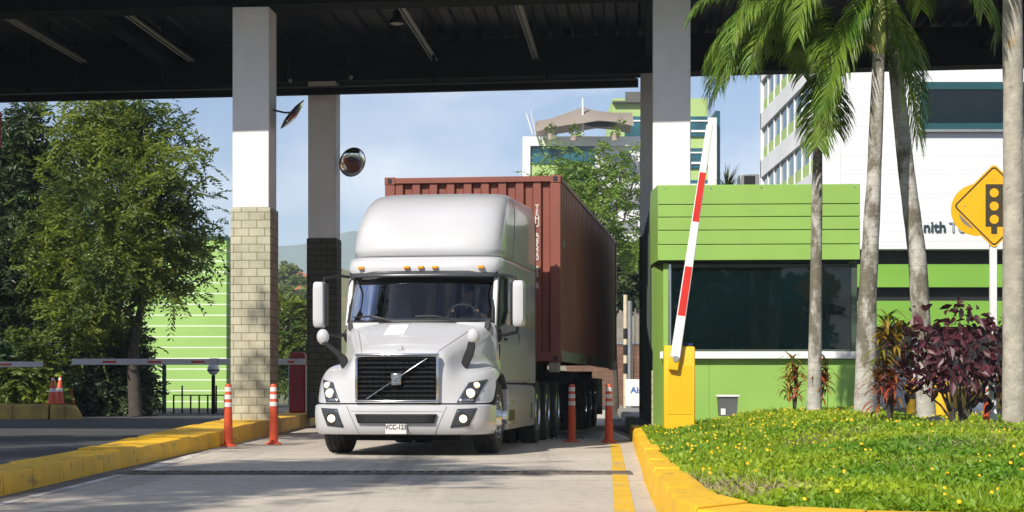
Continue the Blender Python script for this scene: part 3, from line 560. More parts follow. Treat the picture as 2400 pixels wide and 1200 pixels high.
# hood details
def hoodtop(a, y, b=TREES[0]):
    h = b.ray_cast(Vector((a, y, 3)), Vector((0, 0, -1))); return h[0]
st = mat('plain_white', (.86, .86, .86), .6, .01, 2); r_ = []
for i in range(5): r_.append([tuple(hoodtop(-.34+.07*j, .86+.5*i/4)+Vector((0, 0, .005))) for j in range(5)])
MB().grid(r_).build('hood_white_rect', st, tk, solid=.003)  # blank white rectangle laid on the hood
c = hoodtop(.02, .24); MB().box(c.x-.045, c.x+.04, c.y-.01, c.y+.02, c.z-.005, c.z+.012).bar((c.x, c.y, c.z), (c.x+.012, c.y+.02, c.z+.055), .014, .012).build('hood_ornament', steel, tk, bevel=.003)
for s in (-1, 1):
    pts = [hoodtop(s*(.50+.27*t), .22+1.05*t)+Vector((0, 0, .0015)) for t in [k/10 for k in range(11)]]
    MB().tube(pts, .004, 6).build('hood_crease', seam_m, tk)
# licence plate
pl = MB().box(-.14, .14, -.022, -.012, .29, .455).build('licence_plate', mat('plate_white', (.62, .62, .60), .45, .05, 4), tk, bevel=.006)
MB().box(-.146, .146, -.016, -.008, .284, .461).build('plate_frame', steel, pl, bevel=.004)
text('plate_number', 'VCC-123', .088, mat('plate_ink', (.015, .015, .02), .5, .1, 4), pl, (0, -.023, .378), sx=.84, bold=.0022, ext=.001)
# ---- cab
def cabw(z): return 1.0
lower = [plan(z, yf, .6, wf, YR, 1.17, 4.5) for z, yf, wf in ((.96, 1.66, 1.06), (1.02, 1.62, 1.08), (1.4, 1.58, 1.085), (1.79, 1.52, 1.06))]
MB().loft(lower, True, False, False).build('cab', paint, tk, solid=.02)
MB().box(-1.0, 1.0, 1.7, YR-.1, 1.02, 1.06).build('cab_floor', inter_m, tk, smooth=False)
def sidepts(z, y0, y1, off=0, n=6): return [(wc(y0+(y1-y0)*k/n)+off, y0+(y1-y0)*k/n, z) for k in range(n+1)]
rr = []
for z in (1.785, 2.1, 2.5):
    s_ = sidepts(z, 2.78, YR); rr.append([(-x, y, z_) for x, y, z_ in s_]+[(-.6, YR+.03, z), (.6, YR+.03, z)]+[(x, y, z_) for x, y, z_ in reversed(s_)])
MB().grid(rr).build('sleeper', paint, tk, solid=.03)
m_ = MB()
for s in (-1, 1): m_.bar((s*1.035, 1.80, 1.74), (s*1.03, 2.10, 2.54), .10, .07, (s, 0, 0))
m_.build('pillar', paint, tk, bevel=.02)
brow = [(2.485, 1.90, .5, 1.055), (2.50, 1.84, .52, 1.085), (2.58, 1.82, .55, 1.10), (2.66, 1.87, .55, 1.10), (2.71, 1.95, .55, 1.09), (2.735, 2.04, .55, 1.07)]
MB().loft([plan(z, yf, dp, wf, YR, 1.17, 4.2) for z, yf, dp, wf in brow], True, True, True).build('brow', paint, tk, ang=50)
fa = [(2.738, 2.10, .75, 1.055, 1.16), (2.76, 2.05, .75, 1.075, 1.17), (2.85, 2.04, .75, 1.085, 1.17), (3.0, 2.10, .78, 1.085, 1.17), (3.15, 2.20, .80, 1.08, 1.17), (3.3, 2.36, .82, 1.07, 1.17), (3.42, 2.52, .84, 1.06, 1.165), (3.53, 2.70, .85, 1.045, 1.16),
      (3.62, 2.90, .85, 1.03, 1.15), (3.69, 3.10, .85, 1.01, 1.135), (3.74, 3.32, .8, .985, 1.11), (3.775, 3.55, .75, .95, 1.07), (3.80, 3.82, .7, .94, 1.01), (3.815, 4.15, .6, .86, .92)]
MB().loft([plan(z, yf, dp, wf, YR, wr, 4.2) for z, yf, dp, wf, wr in fa], True, True, True).build('roof_fairing', paint, tk, ang=60)
fb = BVHTree.FromObject([o for o in tk.children if o.name.startswith('roof_fairing')][0], bpy.context.evaluated_depsgraph_get()) if bpy.context.view_layer.update() is None else None
for s in (-1, 1):
    q_ = [fb.ray_cast(Vector((s*3, 3.25+.75*(z-2.76)**1.15, z)), Vector((-s, 0, 0)))[0] for z in [2.77+.96*k/14 for k in range(15)]]
    MB().tube([p+Vector((s*.001, 0, 0)) for p in q_ if p], .005, 6).build('fairing_joint', seam_m, tk)
m_ = MB()
for s in (-1, 1):
    m_.tube([(s*.72, 2.09, 2.8), (s*.74, 2.16, 3.0), (s*.70, 2.36, 3.26), (s*.63, 2.66, 3.46), (s*.55, 3.0, 3.64)], .006, 6) if s < 0 else None
    m_.grid([[(s*(wc(y)+.0025), y, 2.73+.0*y) for y in (2.7, 3.5, 4.5, YR)], [(s*(wc(y)+.0025), y, 2.742) for y in (2.7, 3.5, 4.5, YR)]])
m_.build('fairing_seam', seam_m, tk)
for s in (-1, 1): MB().loft([[(s*1.10, YR+.02, z), (s*1.175, YR+.02, z), (s*1.165, YR+.16, z), (s*1.10, YR+.16, z)] for z in (1.05, 2.6, 3.5)]+[[(s*1.0, YR+.02, 3.72), (s*1.05, YR+.02, 3.72), (s*1.04, YR+.16, 3.70), (s*1.0, YR+.16, 3.70)]]).build('side_extender', black, tk, bevel=.01)
# doors
for s in (-1, 1):
    dr = MB().grid([[(s*(wc(y)+.012), y, z) for y in (1.92, 2.2, 2.5, 2.74)] for z in (1.06, 1.4, 1.74)]).build('door', paint, tk, solid=.012)
    MB().bar((s*(wc(2.55)+.03), 2.45, 1.58), (s*(wc(2.66)+.03), 2.68, 1.58), .03, .035).build('door_handle', black, dr, bevel=.006)
    fr = MB().tube([(s*1.062, 1.93, 1.74), (s*1.068, 2.10, 2.44), (s*1.085, 2.72, 2.46), (s*1.085, 2.72, 1.98), (s*1.075, 2.45, 1.80), (s*1.062, 1.93, 1.74)], .022, 6).build('window_frame', black, dr)
    MB().add([(s*1.055, 1.95, 1.75), (s*1.06, 2.11, 2.43), (s*1.075, 2.71, 2.45), (s*1.075, 2.71, 1.98), (s*1.065, 2.45, 1.81)], [(0, 1, 2, 3, 4)]).build('side_window', sidewin_m, dr, smooth=False)
    sx_ = lambda y, o: s*(wc(y)+o)
    m_ = MB().grid([[(sx_(y, .004), y, z) for y in (2.79, 2.805)] for z in (1.02, 2.5)]).grid([[(sx_(y, .004), y, z) for y in (3.35, 3.365)] for z in (1.1, 2.7)]).grid([[(sx_(y, .004), y, z) for y in (4.7, 4.715)] for z in (1.05, 2.7)]).grid([[(sx_(y, .004), y, z) for y in (2.82, 3.6, 4.7)] for z in (1.98, 1.99)]).grid([[(sx_(y, .004), y, z) for y in (3.37, 4.2, 4.7)] for z in (1.17, 1.18)])
    m_.build('panel_seam', seam_m, tk, smooth=False)
    MB().box(min(sx_(3.1, -.01), sx_(3.1, .012)), max(sx_(3.1, -.01), sx_(3.1, .012)), 3.0, 3.16, 1.27, 1.46).build('vent', black, tk, bevel=.01)
    MB().loft([[(sx_(3.9, o), 3.9+a*.09, 1.52+b*.2) for a, b in ((-1, 0), (-.6, .8), (0, 1), (.6, .8), (1, 0), (.6, -.8), (0, -1), (-.6, -.8))] for o in (-.005, .01)]).build('latch_recess', black, tk, bevel=.004)
    MB().box(min(sx_(3.3, -.01), sx_(3.3, .012)), max(sx_(3.3, -.01), sx_(3.3, .012)), 3.55, 3.78, 2.48, 2.68).build('sleeper_vent', black, tk, bevel=.02)
    # side skirt with steps
    sk = MB().loft([[(s*1.02, y, .95), (s*1.16, y, .93), (s*1.2, y, .86), (s*(1.205), y, .55), (s*1.19, y, .30), (s*1.02, y, .30)] for y in (2.0, 2.06, 3.6, 5.26, 5.32)]).build('side_skirt', paint, tk, bevel=.02)
    MB().box(min(s*1.12, s*1.212), max(s*1.12, s*1.212), 2.12, 2.75, .66, .70).box(min(s*1.12, s*1.212), max(s*1.12, s*1.212), 2.12, 2.75, .38, .42).build('step', alu, sk, bevel=.006)
    MB().box(min(s*1.19, s*1.2075), max(s*1.19, s*1.2075), 2.12, 2.72, .425, .58).box(min(s*1.19, s*1.2075), max(s*1.19, s*1.2075), 4.7, 4.86, .42, .66).build('skirt_vent', black, sk, bevel=.01)
    MB().loft([[(s*1.05, 4.35, .955), (s*1.18, 4.35, .955), (s*1.18, 4.6, .955), (s*1.05, 4.6, .955)], [(s*1.05, 4.4, .97), (s*1.16, 4.4, .97), (s*1.16, 4.55, .97), (s*1.05, 4.55, .97)]]).build('filler_cap', black, sk)
    # big mirrors
    mx_ = s*1.40
    mr = MB().loft([[(mx_+x*.085*q, 1.60+y*.10*q, z) for x, y in ((-1, -.3), (-.8, -.9), (0, -1.1), (.8, -.9), (1, -.3), (1, .9), (-1, .9))] for z, q in ((1.73, .7), (1.76, .95), (1.84, 1), (2.26, 1), (2.33, .95), (2.36, .75))]).build('mirror', paint, tk, ang=45)
    MB().box(mx_-.07, mx_+.07, 1.69, 1.70, 1.78, 2.3).build('mirror_glass', mirror_m, mr, smooth=False)
    MB().box(min(mx_-s*.087, mx_-s*.115), max(mx_-s*.087, mx_-s*.115), 1.56, 1.69, 1.75, 2.34).build('mirror_back', black, mr, bevel=.01)
    MB().tube([(s*1.06, 1.95, 2.45), (s*1.15, 1.8, 2.46), (mx_-s*.06, 1.66, 2.42), (mx_-s*.04, 1.64, 2.3)], .02, 8).build('mirror_arm', black, mr); MB().tube([(s*1.06, 1.95, 1.66), (s*1.16, 1.86, 1.62), (mx_-s*.03, 1.68, 1.66), (mx_-s*.02, 1.65, 1.78)], .026, 8).build('mirror_arm', black, mr); MB().ball((s*1.08, 1.95, 1.62), (.05, .06, .10)).build('arm_bracket', black, mr)
    # hood mirrors
    hx = .90 if s > 0 else -1.14
    hm = MB().ball((hx, .72, 1.575), (.085, .07, .105), 16, 10).build('hood_mirror', paint, tk)
    MB().lathe([(.07, .0), (.06, .012), (.001, .02)], (hx, .77, 1.575), 'Y', 16).build('mirror_glass', mirror_m, hm)
    q0 = (s*.81, .62, 1.16); MB().loft([[(x0-w_, y0-.02, z0), (x0+w_, y0-.02, z0), (x0+w_, y0+.03, z0), (x0-w_, y0+.03, z0)] for x0, y0, z0, w_ in ((q0[0]-s*.02, q0[1]-.06, q0[2]-.02, .05), (s*.85, .60, 1.30, .065), ((s*.86+hx)/2, .66, 1.42, .055), (hx-s*.02, .70, 1.50, .045))]).build('mirror_stalk', mat('matt_black', (.010, .010, .011), .75, .2, 6, spec=.25), hm, bevel=.01)
    # air inlet and emblem on the fender side
    MB().box(min(s*1.075, s*1.09), max(s*1.075, s*1.09), 1.95, 2.03, 1.33, 1.5).build('side_marker', black, tk, bevel=.01)
    MB().box(min(s*1.075, s*1.092), max(s*1.075, s*1.092), 1.96, 2.02, 1.27, 1.32).build('side_marker', amber, tk, bevel=.004)
# windscreen
def wsc(t, v):
    a = -1.02+2.04*t; e = abs(a/1.02)**2.6*.26; return (a*(1-.015*v), 1.50+e+.36*v+.0, 1.80+.70*v)
ws = MB().grid([[wsc(i/20, v/6) for i in range(21)] for v in range(7)]).build('windscreen', wind_m, tk)
loop = [wsc(i/20, .0) for i in range(21)]+[wsc(1, v/6) for v in range(1, 7)]+[wsc(1-i/20, 1) for i in range(1, 21)]+[wsc(0, 1-v/6) for v in range(1, 7)]
MB().tube([(x, y-.006, z) for x, y, z in loop], .026, 6).build('windscreen_seal', black, ws)
vm = mat('sun_visor_grey', (.05, .052, .06), .3, .1, 4)
MB().grid([[(a, 1.79+abs(a/1.05)**3*.24-k*.07, 2.52-k*.075) for a in [-1.06+2.12*i/20 for i in range(21)]] for k in (0, .5, 1)]).build('sun_visor', vm, tk, solid=.018)
for a, v0, b in ((-.93, .04, -.36), (-.02, .05, .52)):
    y0 = wsc((a+1.02)/2.04, .03); y1 = wsc((b+1.02)/2.04, .01)
    MB().tube([(y0[0], y0[1]-.03, y0[2]+.05), ((y0[0]+y1[0])/2, min(y0[1], y1[1])-.035, y0[2]+.055), (y1[0]-.12, y1[1]-.035, y1[2]+.035), (y1[0], y1[1]-.03, y1[2]-.01)], [.010, .016, .018, .014], 6).build('wiper', black, tk)
for a in (-.86, -.2, 0, .2, .84):
    y = 1.82+.55*(1-sgnp(math.cos(math.asin(min(.999, (abs(a)/1.1)**2.1))), 2/4.2)); MB().box(a-.042, a+.042, y-.035, y+.06, 2.548, 2.592).build('marker_light', amber, tk, bevel=.01)
# cab interior
MB().loft([[(-1.0, y, z), (1.0, y, z), (1.0, y, z-.12), (-1.0, y, z-.12)] for y, z in ((1.62, 1.80), (1.85, 1.86), (2.05, 1.84), (2.12, 1.70))]).build('dashboard', inter_m, tk, bevel=.02)
mb = MB(); 
for k in range(24): a0, a1 = 2*math.pi*k/24, 2*math.pi*(k+1)/24; mb.tube([(.55+.22*math.cos(a0), 2.12-.07*math.sin(a0), 1.86+.20*math.sin(a0)), (.55+.22*math.cos(a1), 2.12-.07*math.sin(a1), 1.86+.20*math.sin(a1))], .015, 6)
mb.bar((.34, 2.12, 1.86), (.76, 2.12, 1.86), .03, .02).build('steering_wheel', inter_m, tk)
for s in (-1, 1):
    stt = MB().loft([[(s*.55-.26, y, z), (s*.55+.26, y, z), (s*.55+.26, y2, z2), (s*.55-.26, y2, z2)] for y, z, y2, z2 in ((2.35, 1.42, 2.9, 1.42), (2.33, 1.55, 2.9, 1.52))]).build('seat', seat_m, tk, bevel=.05)
    MB().loft([[(s*.55-w_, y, z), (s*.55+w_, y, z), (s*.55+w_, y+.14, z), (s*.55-w_, y+.14, z)] for y, z, w_ in ((2.74, 1.53, .24), (2.78, 1.85, .26), (2.86, 2.15, .2), (2.88, 2.19, .12), (2.9, 2.36, .12))]).build('seat_back', seat_m, stt, bevel=.04)
MB().box(-1.02, 1.02, 3.3, 3.34, 1.06, 2.48).build('rear_curtain', inter_m, tk, smooth=False)
MB().box(-1.0, 1.0, 2.0, 3.3, 2.44, 2.47).build('headliner', inter_m, tk, smooth=False)
# chassis and wheels
MB().box(-.62, .62, .22, 1.5, .34, 1.2).box(-.75, .75, .25, .6, .20, .36).box(-.45, -.3, .6, 9.9, .72, .98).box(.3, .45, .6, 9.9, .72, .98).box(-.9, .9, 1.22, 1.36, .42, .56).box(-1.0, 1.0, 2.0, 5.3, .5, .95).box(-.9, .9, 5.9, 6.06, .4, .6).box(-.9, .9, 7.37, 7.53, .4, .6).box(-.55, .55, 6.2, 7.2, 1.0, 1.16).build('chassis', canopy_dark, tk, smooth=False)
def tyre_prof(R_, wd): h = wd/2; return [(R_*.60, -h*.82), (R_*.78, -h), (R_*.92, -h*.98), (R_*.985, -h*.86), (R_, -h*.74), (R_, -h*.48), (R_-.012, -h*.46), (R_-.012, -h*.42), (R_, -h*.4), (R_, -h*.06), (R_-.012, -h*.04), (R_-.012, h*.04), (R_, h*.06), (R_, h*.4), (R_-.012, h*.42), (R_-.012, h*.46), (R_, h*.48), (R_, h*.74), (R_*.985, h*.86), (R_*.92, h*.98), (R_*.78, h), (R_*.60, h*.82)]
def wheel(par, s, y, front=True, R_=.5, inner=False):
    if front: cx, wd = s*1.02, .31
    else: cx, wd = s*1.03, .29
    w_ = MB().lathe(tyre_prof(R_, wd), (cx, y, R_), 'X', 40).build('wheel', rubber, par, ang=25)
    o = s*wd/2
    if front: pr = [(R_*.62, o*.8), (R_*.58, o*.95), (R_*.54, o*.7), (R_*.36, o*.75), (R_*.30, o*1.1), (R_*.2, o*1.25), (R_*.19, o*1.7), (.01, o*1.75)]
    else: pr = [(R_*.62, o*.8), (R_*.57, o*.98), (R_*.54, o*.4), (R_*.40, -o*.3), (R_*.26, -o*.25), (R_*.22, o*.7), (.01, o*.75)]
    m_ = MB().lathe(pr, (cx, y, R_), 'X', 32)
    for k in range(10):
        a = 2*math.pi*k/10; r = R_*.42 if front else R_*.33; x0 = cx+(o*.72 if front else -o*.3); m_.cyl((x0, y+r*math.cos(a), R_+r*math.sin(a)), (x0+s*.055, y+r*math.cos(a), R_+r*math.sin(a)), .018, .012, 6)
    m_.build('rim', alu, w_)
    if not front: MB().lathe(tyre_prof(R_, wd), (s*.70, y, R_), 'X', 32).build('inner_tyre', rubber, w_, ang=25)
for s in (-1, 1):
    wheel(tk, s, 1.3, True)
    for y in (5.98, 7.45): wheel(tk, s, y, False)
# ================= trailer and container =================
def tloc(y): v = Matrix.Rotation(TR, 4, 'Z') @ Vector((0, y, 0)); return (TL[0]+v.x, TL[1]+v.y, 0)
tr = thing('container_trailer', 'dark skeletal semi trailer carrying the red container behind the truck', 'trailer', tloc(6.6), TR)
CW, CL, CZ0, CZ1 = 1.475, 13.4, 1.31, 4.40
m_ = MB().box(-.6, -.42, .05, CL-.1, .95, 1.25).box(.42, .6, .05, CL-.1, .95, 1.25)
for k in range(10): m_.box(-.42, .42, .1+k*1.45, .22+k*1.45, 1.0, 1.2)
m_.box(-1.2, 1.2, .3, .5, 1.1, 1.27).box(-.9, .9, CL-.4, CL-.14, 1.1, 1.27).box(-.95, .95, 2.46, 2.58, .42, .56).box(-.95, .95, 8.24, 8.36, .42, .56).box(-.95, .95, 9.54, 9.66, .42, .56).box(-.95, .95, 10.84, 10.96, .42, .56).box(-.9, .9, 3.5, 8.2, .45, .95).box(-1.15, 1.15, 11.3, 13.1, .42, 1.1).box(-.8, .8, .6, 3.4, .75, 1.0)
m_.build('frame', canopy_dark, tr, smooth=False)
for s in (-1, 1):
    for y in (2.52, 8.3, 9.6, 10.9): wheel(tr, s, y, False)
    MB().box(min(s*1.28, s*1.45), max(s*1.28, s*1.45), .0, .2, 1.14, 1.305).build('twist_lock', chassis_grey, tr, bevel=.015)
    MB().box(min(s*.85, s*1.0), max(s*.85, s*1.0), 4.0, 4.2, .35, 1.0).box(min(s*.8, s*1.05), max(s*.8, s*1.05), 3.95, 4.25, .3, .349).build('landing_leg', steel, tr, bevel=.008)
    MB().box(min(s*.75, s*1.15), max(s*.75, s*1.15), 13.12, 13.16, .25, .95).build('mud_flap', rubber, tr, smooth=False)
ct = thing('shipping_container', 'rust red corrugated shipping container standing taller than the cab in front of it', 'shipping container', tloc(6.6), TR)
def corr(p0, p1, nrm, z0, z1, n, depth):
    p0, p1, nrm = Vector(p0), Vector(p1), Vector(nrm); row = []
    for k in range(n):
        for f, dd in ((.02, 0), (.44, 0), (.54, 1), (.90, 1)): row.append(p0.lerp(p1, (k+f)/n)-nrm*depth*dd)
    row.append(p1.copy()); row.insert(0, p0.copy())
    return MB().grid([[p+Vector((0, 0, z)) for p in row] for z in (z0, z1)])
PW = .17
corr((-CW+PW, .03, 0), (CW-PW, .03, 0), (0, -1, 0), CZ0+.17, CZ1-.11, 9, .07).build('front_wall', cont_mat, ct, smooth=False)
for s in (-1, 1): corr((s*(CW-.02), PW, 0), (s*(CW-.02), CL-PW, 0), (s, 0, 0), CZ0+.20, CZ1-.09, 46, .055).build('side_wall', shade_lifted_red, ct, smooth=False)
MB().box(-CW+.02, CW-.02, CL-.05, CL-.01, CZ0+.1, CZ1-.1).build('doors', cont_mat, ct, smooth=False)
MB().box(-CW+.03, CW-.03, .03, CL-.03, CZ1-.05, CZ1-.03).build('roof', cont_mat, ct, smooth=False)
for y0_, y1_, z0_, z1_ in ((.0, .10, CZ1-.11, CZ1-.012), (.0, .12, CZ0+.015, CZ0+.17), (CL-.1, CL, CZ1-.14, CZ1-.012)): MB().box(-CW+PW, CW-PW, y0_, y1_, z0_, z1_).build('end_rail', cont_mat, ct, bevel=.01)
for s in (-1, 1):
    MB().box(min(s*CW, s*(CW-.08)), max(s*CW, s*(CW-.08)), PW, CL-PW, CZ1-.09, CZ1-.012).build('top_rail', cont_mat, ct, bevel=.008)
    MB().box(min(s*CW, s*(CW-.06)), max(s*CW, s*(CW-.06)), PW, CL-PW, CZ0+.015, CZ0+.20).build('bottom_rail', chassis_grey, ct, bevel=.008)
    for y0_, y1_ in ((5.2, 6.1), (11.6, 13.2)): MB().box(min(s*(CW+.004), s*(CW-.02)), max(s*(CW+.004), s*(CW-.02)), y0_, y1_, CZ0+.018, CZ0+.197).build('rail_patch', cont_mat, ct, smooth=False)
    for y in (0, CL-PW):
        MB().box(min(s*CW, s*(CW-PW)), max(s*CW, s*(CW-PW)), y, y+PW, CZ0+.13, CZ1-.13).build('corner_post', cont_mat, ct, bevel=.012)
        for z in (CZ0, CZ1-.129):
            cc = MB().box(min(s*(CW+.006), s*(CW-PW-.01)), max(s*(CW+.006), s*(CW-PW-.01)), y-.008, y+PW+.008, z, z+.129).build('corner_casting', cont_mat, ct, bevel=.012)
            if y == 0: MB().loft([[(s*(CW-.085)+x*.038, yy, z+.064+q*.045) for x, q in ((-1, -.5), (-.5, -1), (.5, -1), (1, -.5), (1, .5), (.5, 1), (-.5, 1), (-1, .5))] for yy in (-.011, -.007)]).build('casting_hole', dark, cc, smooth=False)
            MB().loft([[(s*(CW+.0065+dx), y+.085+x*.038, z+.064+q*.045) for x, q in ((-1, -.5), (-.5, -1), (.5, -1), (1, -.5), (1, .5), (.5, 1), (-.5, 1), (-1, .5))] for dx in (0, .003)]).build('casting_hole', dark, cc, smooth=False)
ink = mat('white_stencil_paint', (.66, .64, .62), .6, .1, 10)
w9 = (2*(CW-PW))/9; tx = -CW+PW+w9*(8+.23)
text('serial_number', 'T\nE\nH\nU\n \nA\n8\n5\n2\n0\n \n9\n3\n \n8', .125, ink, ct, (tx, .026, 3.22), line=.74, ext=.001, sx=.9, bold=.001)
MB().box(CW-.02, CW+.001, .62, .72, 3.25, 3.36).build('data_plate', steel, ct, smooth=False)
# ================= driver =================
def skinned(name, m, verts, edges, parent=None, root=0, sub=1):
    me = bpy.data.meshes.new(name); me.from_pydata([v[:3] for v in verts], edges, []); o = bpy.data.objects.new(name, me); COL.objects.link(o); o.parent = parent
    k = o.modifiers.new('skin', 'SKIN'); k.use_smooth_shade = True
    if not me.skin_vertices: me.skin_vertices.new()
    for i, v in enumerate(verts): me.skin_vertices[0].data[i].radius = (v[3], v[4] if len(v) > 4 else v[3]); me.skin_vertices[0].data[i].use_root = (i == root)
    s_ = o.modifiers.new('sub', 'SUBSURF'); s_.levels = s_.render_levels = sub; me.materials.append(m); return o
V_ = [(0, .05, 1.62, .13), (0, .08, 1.82, .125), (0, .07, 2.0, .12), (0, .03, 2.10, .055), (0, .01, 2.17, .07), (0, .0, 2.235, .085), (0, .02, 2.31, .06)]; E_ = [(i, i+1) for i in range(6)]
def addv(v, p): V_.append(v); E_.append((p, len(V_)-1)); return len(V_)-1
nose = addv((0, -.095, 2.225, .014), 5)
for s in (-1, 1):
    addv((s*.085, .01, 2.225, .018), 5)
    a = addv((s*.19, .06, 2.01, .065), 2); b = addv((s*.27, -.12, 1.86, .045), a); c = addv((s*.2, -.25, 1.93, .03), b); h_ = addv((s*.19, -.30, 1.96, .036), c)
    for k in range(4): f = addv((s*(.205-.018*k), -.345, 1.985+.004*k, .0085), h_); addv((s*(.205-.018*k), -.362, 1.955, .008), f)
    f = addv((s*.15, -.31, 1.985, .010), h_); addv((s*.14, -.345, 1.98, .0085), f)
    a = addv((s*.10, -.02, 1.62, .09), 0); b = addv((s*.13, -.40, 1.60, .065), a); c = addv((s*.13, -.52, 1.2, .045), b); addv((s*.13, -.62, 1.14, .04), c)
dv = skinned('person', skin_m, V_, E_); pl_ = Matrix.Translation(Vector(TL)) @ Matrix.Rotation(TR, 4, 'Z') @ Vector((.55, 2.52, 0)); dv.location = pl_; dv.rotation_euler = (0, 0, TR)
tag(dv, 'driver in a dark shirt sitting behind the windscreen with both hands on the steering wheel', 'person')
V_ = [(0, .05, 1.60, .15), (0, .08, 1.82, .14), (0, .07, 2.02, .125), (0, .04, 2.075, .075)]; E_ = [(0, 1), (1, 2), (2, 3)]
for s in (-1, 1): a = addv((s*.19, .06, 2.01, .078), 2); addv((s*.255, -.08, 1.88, .06), a)
skinned('shirt', cloth_m, V_, E_, dv)
V_ = [(0, .05, 1.60, .15)]; E_ = []
for s in (-1, 1): a = addv((s*.10, -.02, 1.62, .105), 0); b = addv((s*.13, -.40, 1.60, .082), a); addv((s*.13, -.51, 1.22, .06), b)
skinned('trousers', cloth_m, V_, E_, dv)
MB().ball((0, .035, 2.29), (.093, .095, .075), 16, 10).build('hair', hair_m, dv)
MB().ball((-.034, -.078, 2.245), .011).ball((.034, -.078, 2.245), .011).box(-.025, .025, -.083, -.078, 2.178, 2.184).build('face_features', hair_m, dv)
# ================= background buildings =================
def wallbox(mb, x0, x1, y0, y1, z0, z1): return mb.box(x0, x1, y0, y1, z0, z1)
ew = thing('striped_building', 'long green wall with thin white horizontal stripes behind the left trees', 'building', (-12.43, 78, -.22)); ew.scale = (1.22,)*3
MB().box(-16, 0, 0, 1.45, 0, 6.2).build('wall', wall_green, ew, smooth=False)
MB().box(-16.05, .05, -.06, 1.5, 6.2, 6.3).build('coping', tealp, ew, smooth=False)
MB().box(-3.6, -3.35, -.18, 0, 2.2, 2.42).bar((-3.7, -.25, 2.46), (-3.3, -.2, 2.3), .2, .03).build('wall_lamp', bark, ew, bevel=.02)
ft = thing('metal_fence', 'low dark metal fence before the green striped wall', 'fence', (P0(385, 61), 61, 0))
MB().box(-.06, .06, -.06, .06, 0, 1.72).build('tall_post', tealp, ft, smooth=False)
for k in range(9): x = .32+k*.29; MB().box(x-.025, x+.025, -.025, .025, 0, .62 if k % 4 != 1 else .95).build('post', canopy_dark, ft, smooth=False)
MB().box(.3, 2.9, -.02, .02, .6, .64).box(.3, 2.9, -.02, .02, .1, .13).build('rail', canopy_dark, ft, smooth=False)
t = thing('globe_lamp', 'round white globe lamp on a dark pole beside the pale block column', 'lamp', (P0(500, 60), 60, 0))
MB().cyl((0, 0, 0), (0, 0, 1.3), .07, .06).box(-.1, .1, -.1, .1, 1.72, 1.86).build('pole', canopy_dark, t); MB().ball((0, 0, 1.5), .20, 20, 12).build('globe', offwhite, t); MB().lathe([(.208, -.02), (.212, 0), (.208, .02)], (0, 0, 1.46)).build('ring', canopy_dark, t)
t = thing('red_banner', 'edge of a red hanging banner at the far left under the canopy', 'banner', P(-14, 305, 36))
MB().box(-.16, .14, -.02, .02, -.36, .36).build('panel', darkred, t, bevel=.01); MB().cyl((-.12, 0, .36), (-.12, 0, 3.45), .012, n=6).cyl((.1, 0, .36), (.1, 0, 3.45), .012, n=6).build('hanger', canopy_dark, t)
# right: white office building over green parking decks
of = thing('office_building', 'white clad building with green open parking decks below and lettering on its wall', 'building', (10.4, 60, 0))
MB().box(.58, 36, 0, .25, 5.52, 17).build('panel_wall', panel_white, of, smooth=False)
MB().box(0, .58, -.02, .25, 5.52, 17).build('corner_wall', far_white, of, smooth=False)
MB().box(.2, 36, .25, 14, 5.52, 17).build('upper_storeys', far_white, of, smooth=False)
m_ = MB()
for z0, z1 in ((5.52, 6.3), (7.55, 8.25), (9.55, 10.25), (11.55, 12.2), (13.5, 14.2), (15.4, 17)): m_.box(-.12, .19, .25, 14.2, z0, z1)
m_.box(-.12, .19, 14.0, 14.3, 5.52, 17).build('spandrel', far_white, of, smooth=False)
for z0, z1 in ((6.3, 7.55), (8.25, 9.55), (10.25, 11.55), (12.2, 13.5), (14.2, 15.4)):
    wn = MB().box(.0, .15, .26, 14, z0, z1).build('window', teal, of, smooth=False); m2 = MB(); m3 = MB()
    for k in range(8): m2.box(-.06, .0, .6+k*1.7, .68+k*1.7, z0, z1); m3.box(-.02, -.002, .69+k*1.7, 2.29+k*1.7, z0, z0+.5)
    m2.build('mullion', far_white, wn, smooth=False); m3.build('window_panel', lime, wn, smooth=False)
m_ = MB().box(-1.2, 36, .3, .5, 4.26, 5.03).box(-1.2, 36, .3, .5, 2.93, 3.8); m_.build('deck_parapet', deck_green, of, smooth=False)
m_ = MB()
for k in range(9): x = (2228-2000)/70-2.12+10.4*0+2.0+k*3.45; m_.box(x, x+.34, .27, .29+.22, 3.8, 4.26)
m_.build('deck_column', deck_green, of, smooth=False)
m_ = MB()
for k in range(9): x = (2228-2000)/70-.12+k*3.45; m_.box(x, x+.32, .27, .5, 5.03, 5.52).box(x, x+.32, .6, .9, 0, 2.93)
m_.build('column', far_white, of, smooth=False)
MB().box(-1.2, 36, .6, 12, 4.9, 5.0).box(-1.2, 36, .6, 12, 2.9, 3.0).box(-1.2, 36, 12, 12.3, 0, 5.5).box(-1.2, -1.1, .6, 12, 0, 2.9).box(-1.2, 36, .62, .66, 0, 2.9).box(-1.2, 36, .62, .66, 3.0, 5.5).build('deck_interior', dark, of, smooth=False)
m_ = MB()
for k in range(5): m_.box(-1.2+.1, 0.35, .5, .58, 1.0+k*.42, 1.12+k*.42)
m_.build('louvre', far_white, of, smooth=False)
fw = MB().box(3.3, 7.2, -.10, 0, 9.5, 9.72).box(3.3, 7.2, -.10, 0, 10.85, 11.1).box(3.3, 3.5, -.10, 0, 9.72, 10.85).box(7.0, 7.2, -.1, 0, 9.72, 10.85).build('wall_window', tealp, of, smooth=False)
MB().box(3.5, 7.0, -.03, -.001, 9.72, 10.85).build('pane', win_mat, fw, smooth=False)
MB().box(3.15, 7.35, -.2, 0, 9.42, 9.5).build('ledge', steel, fw, smooth=False)
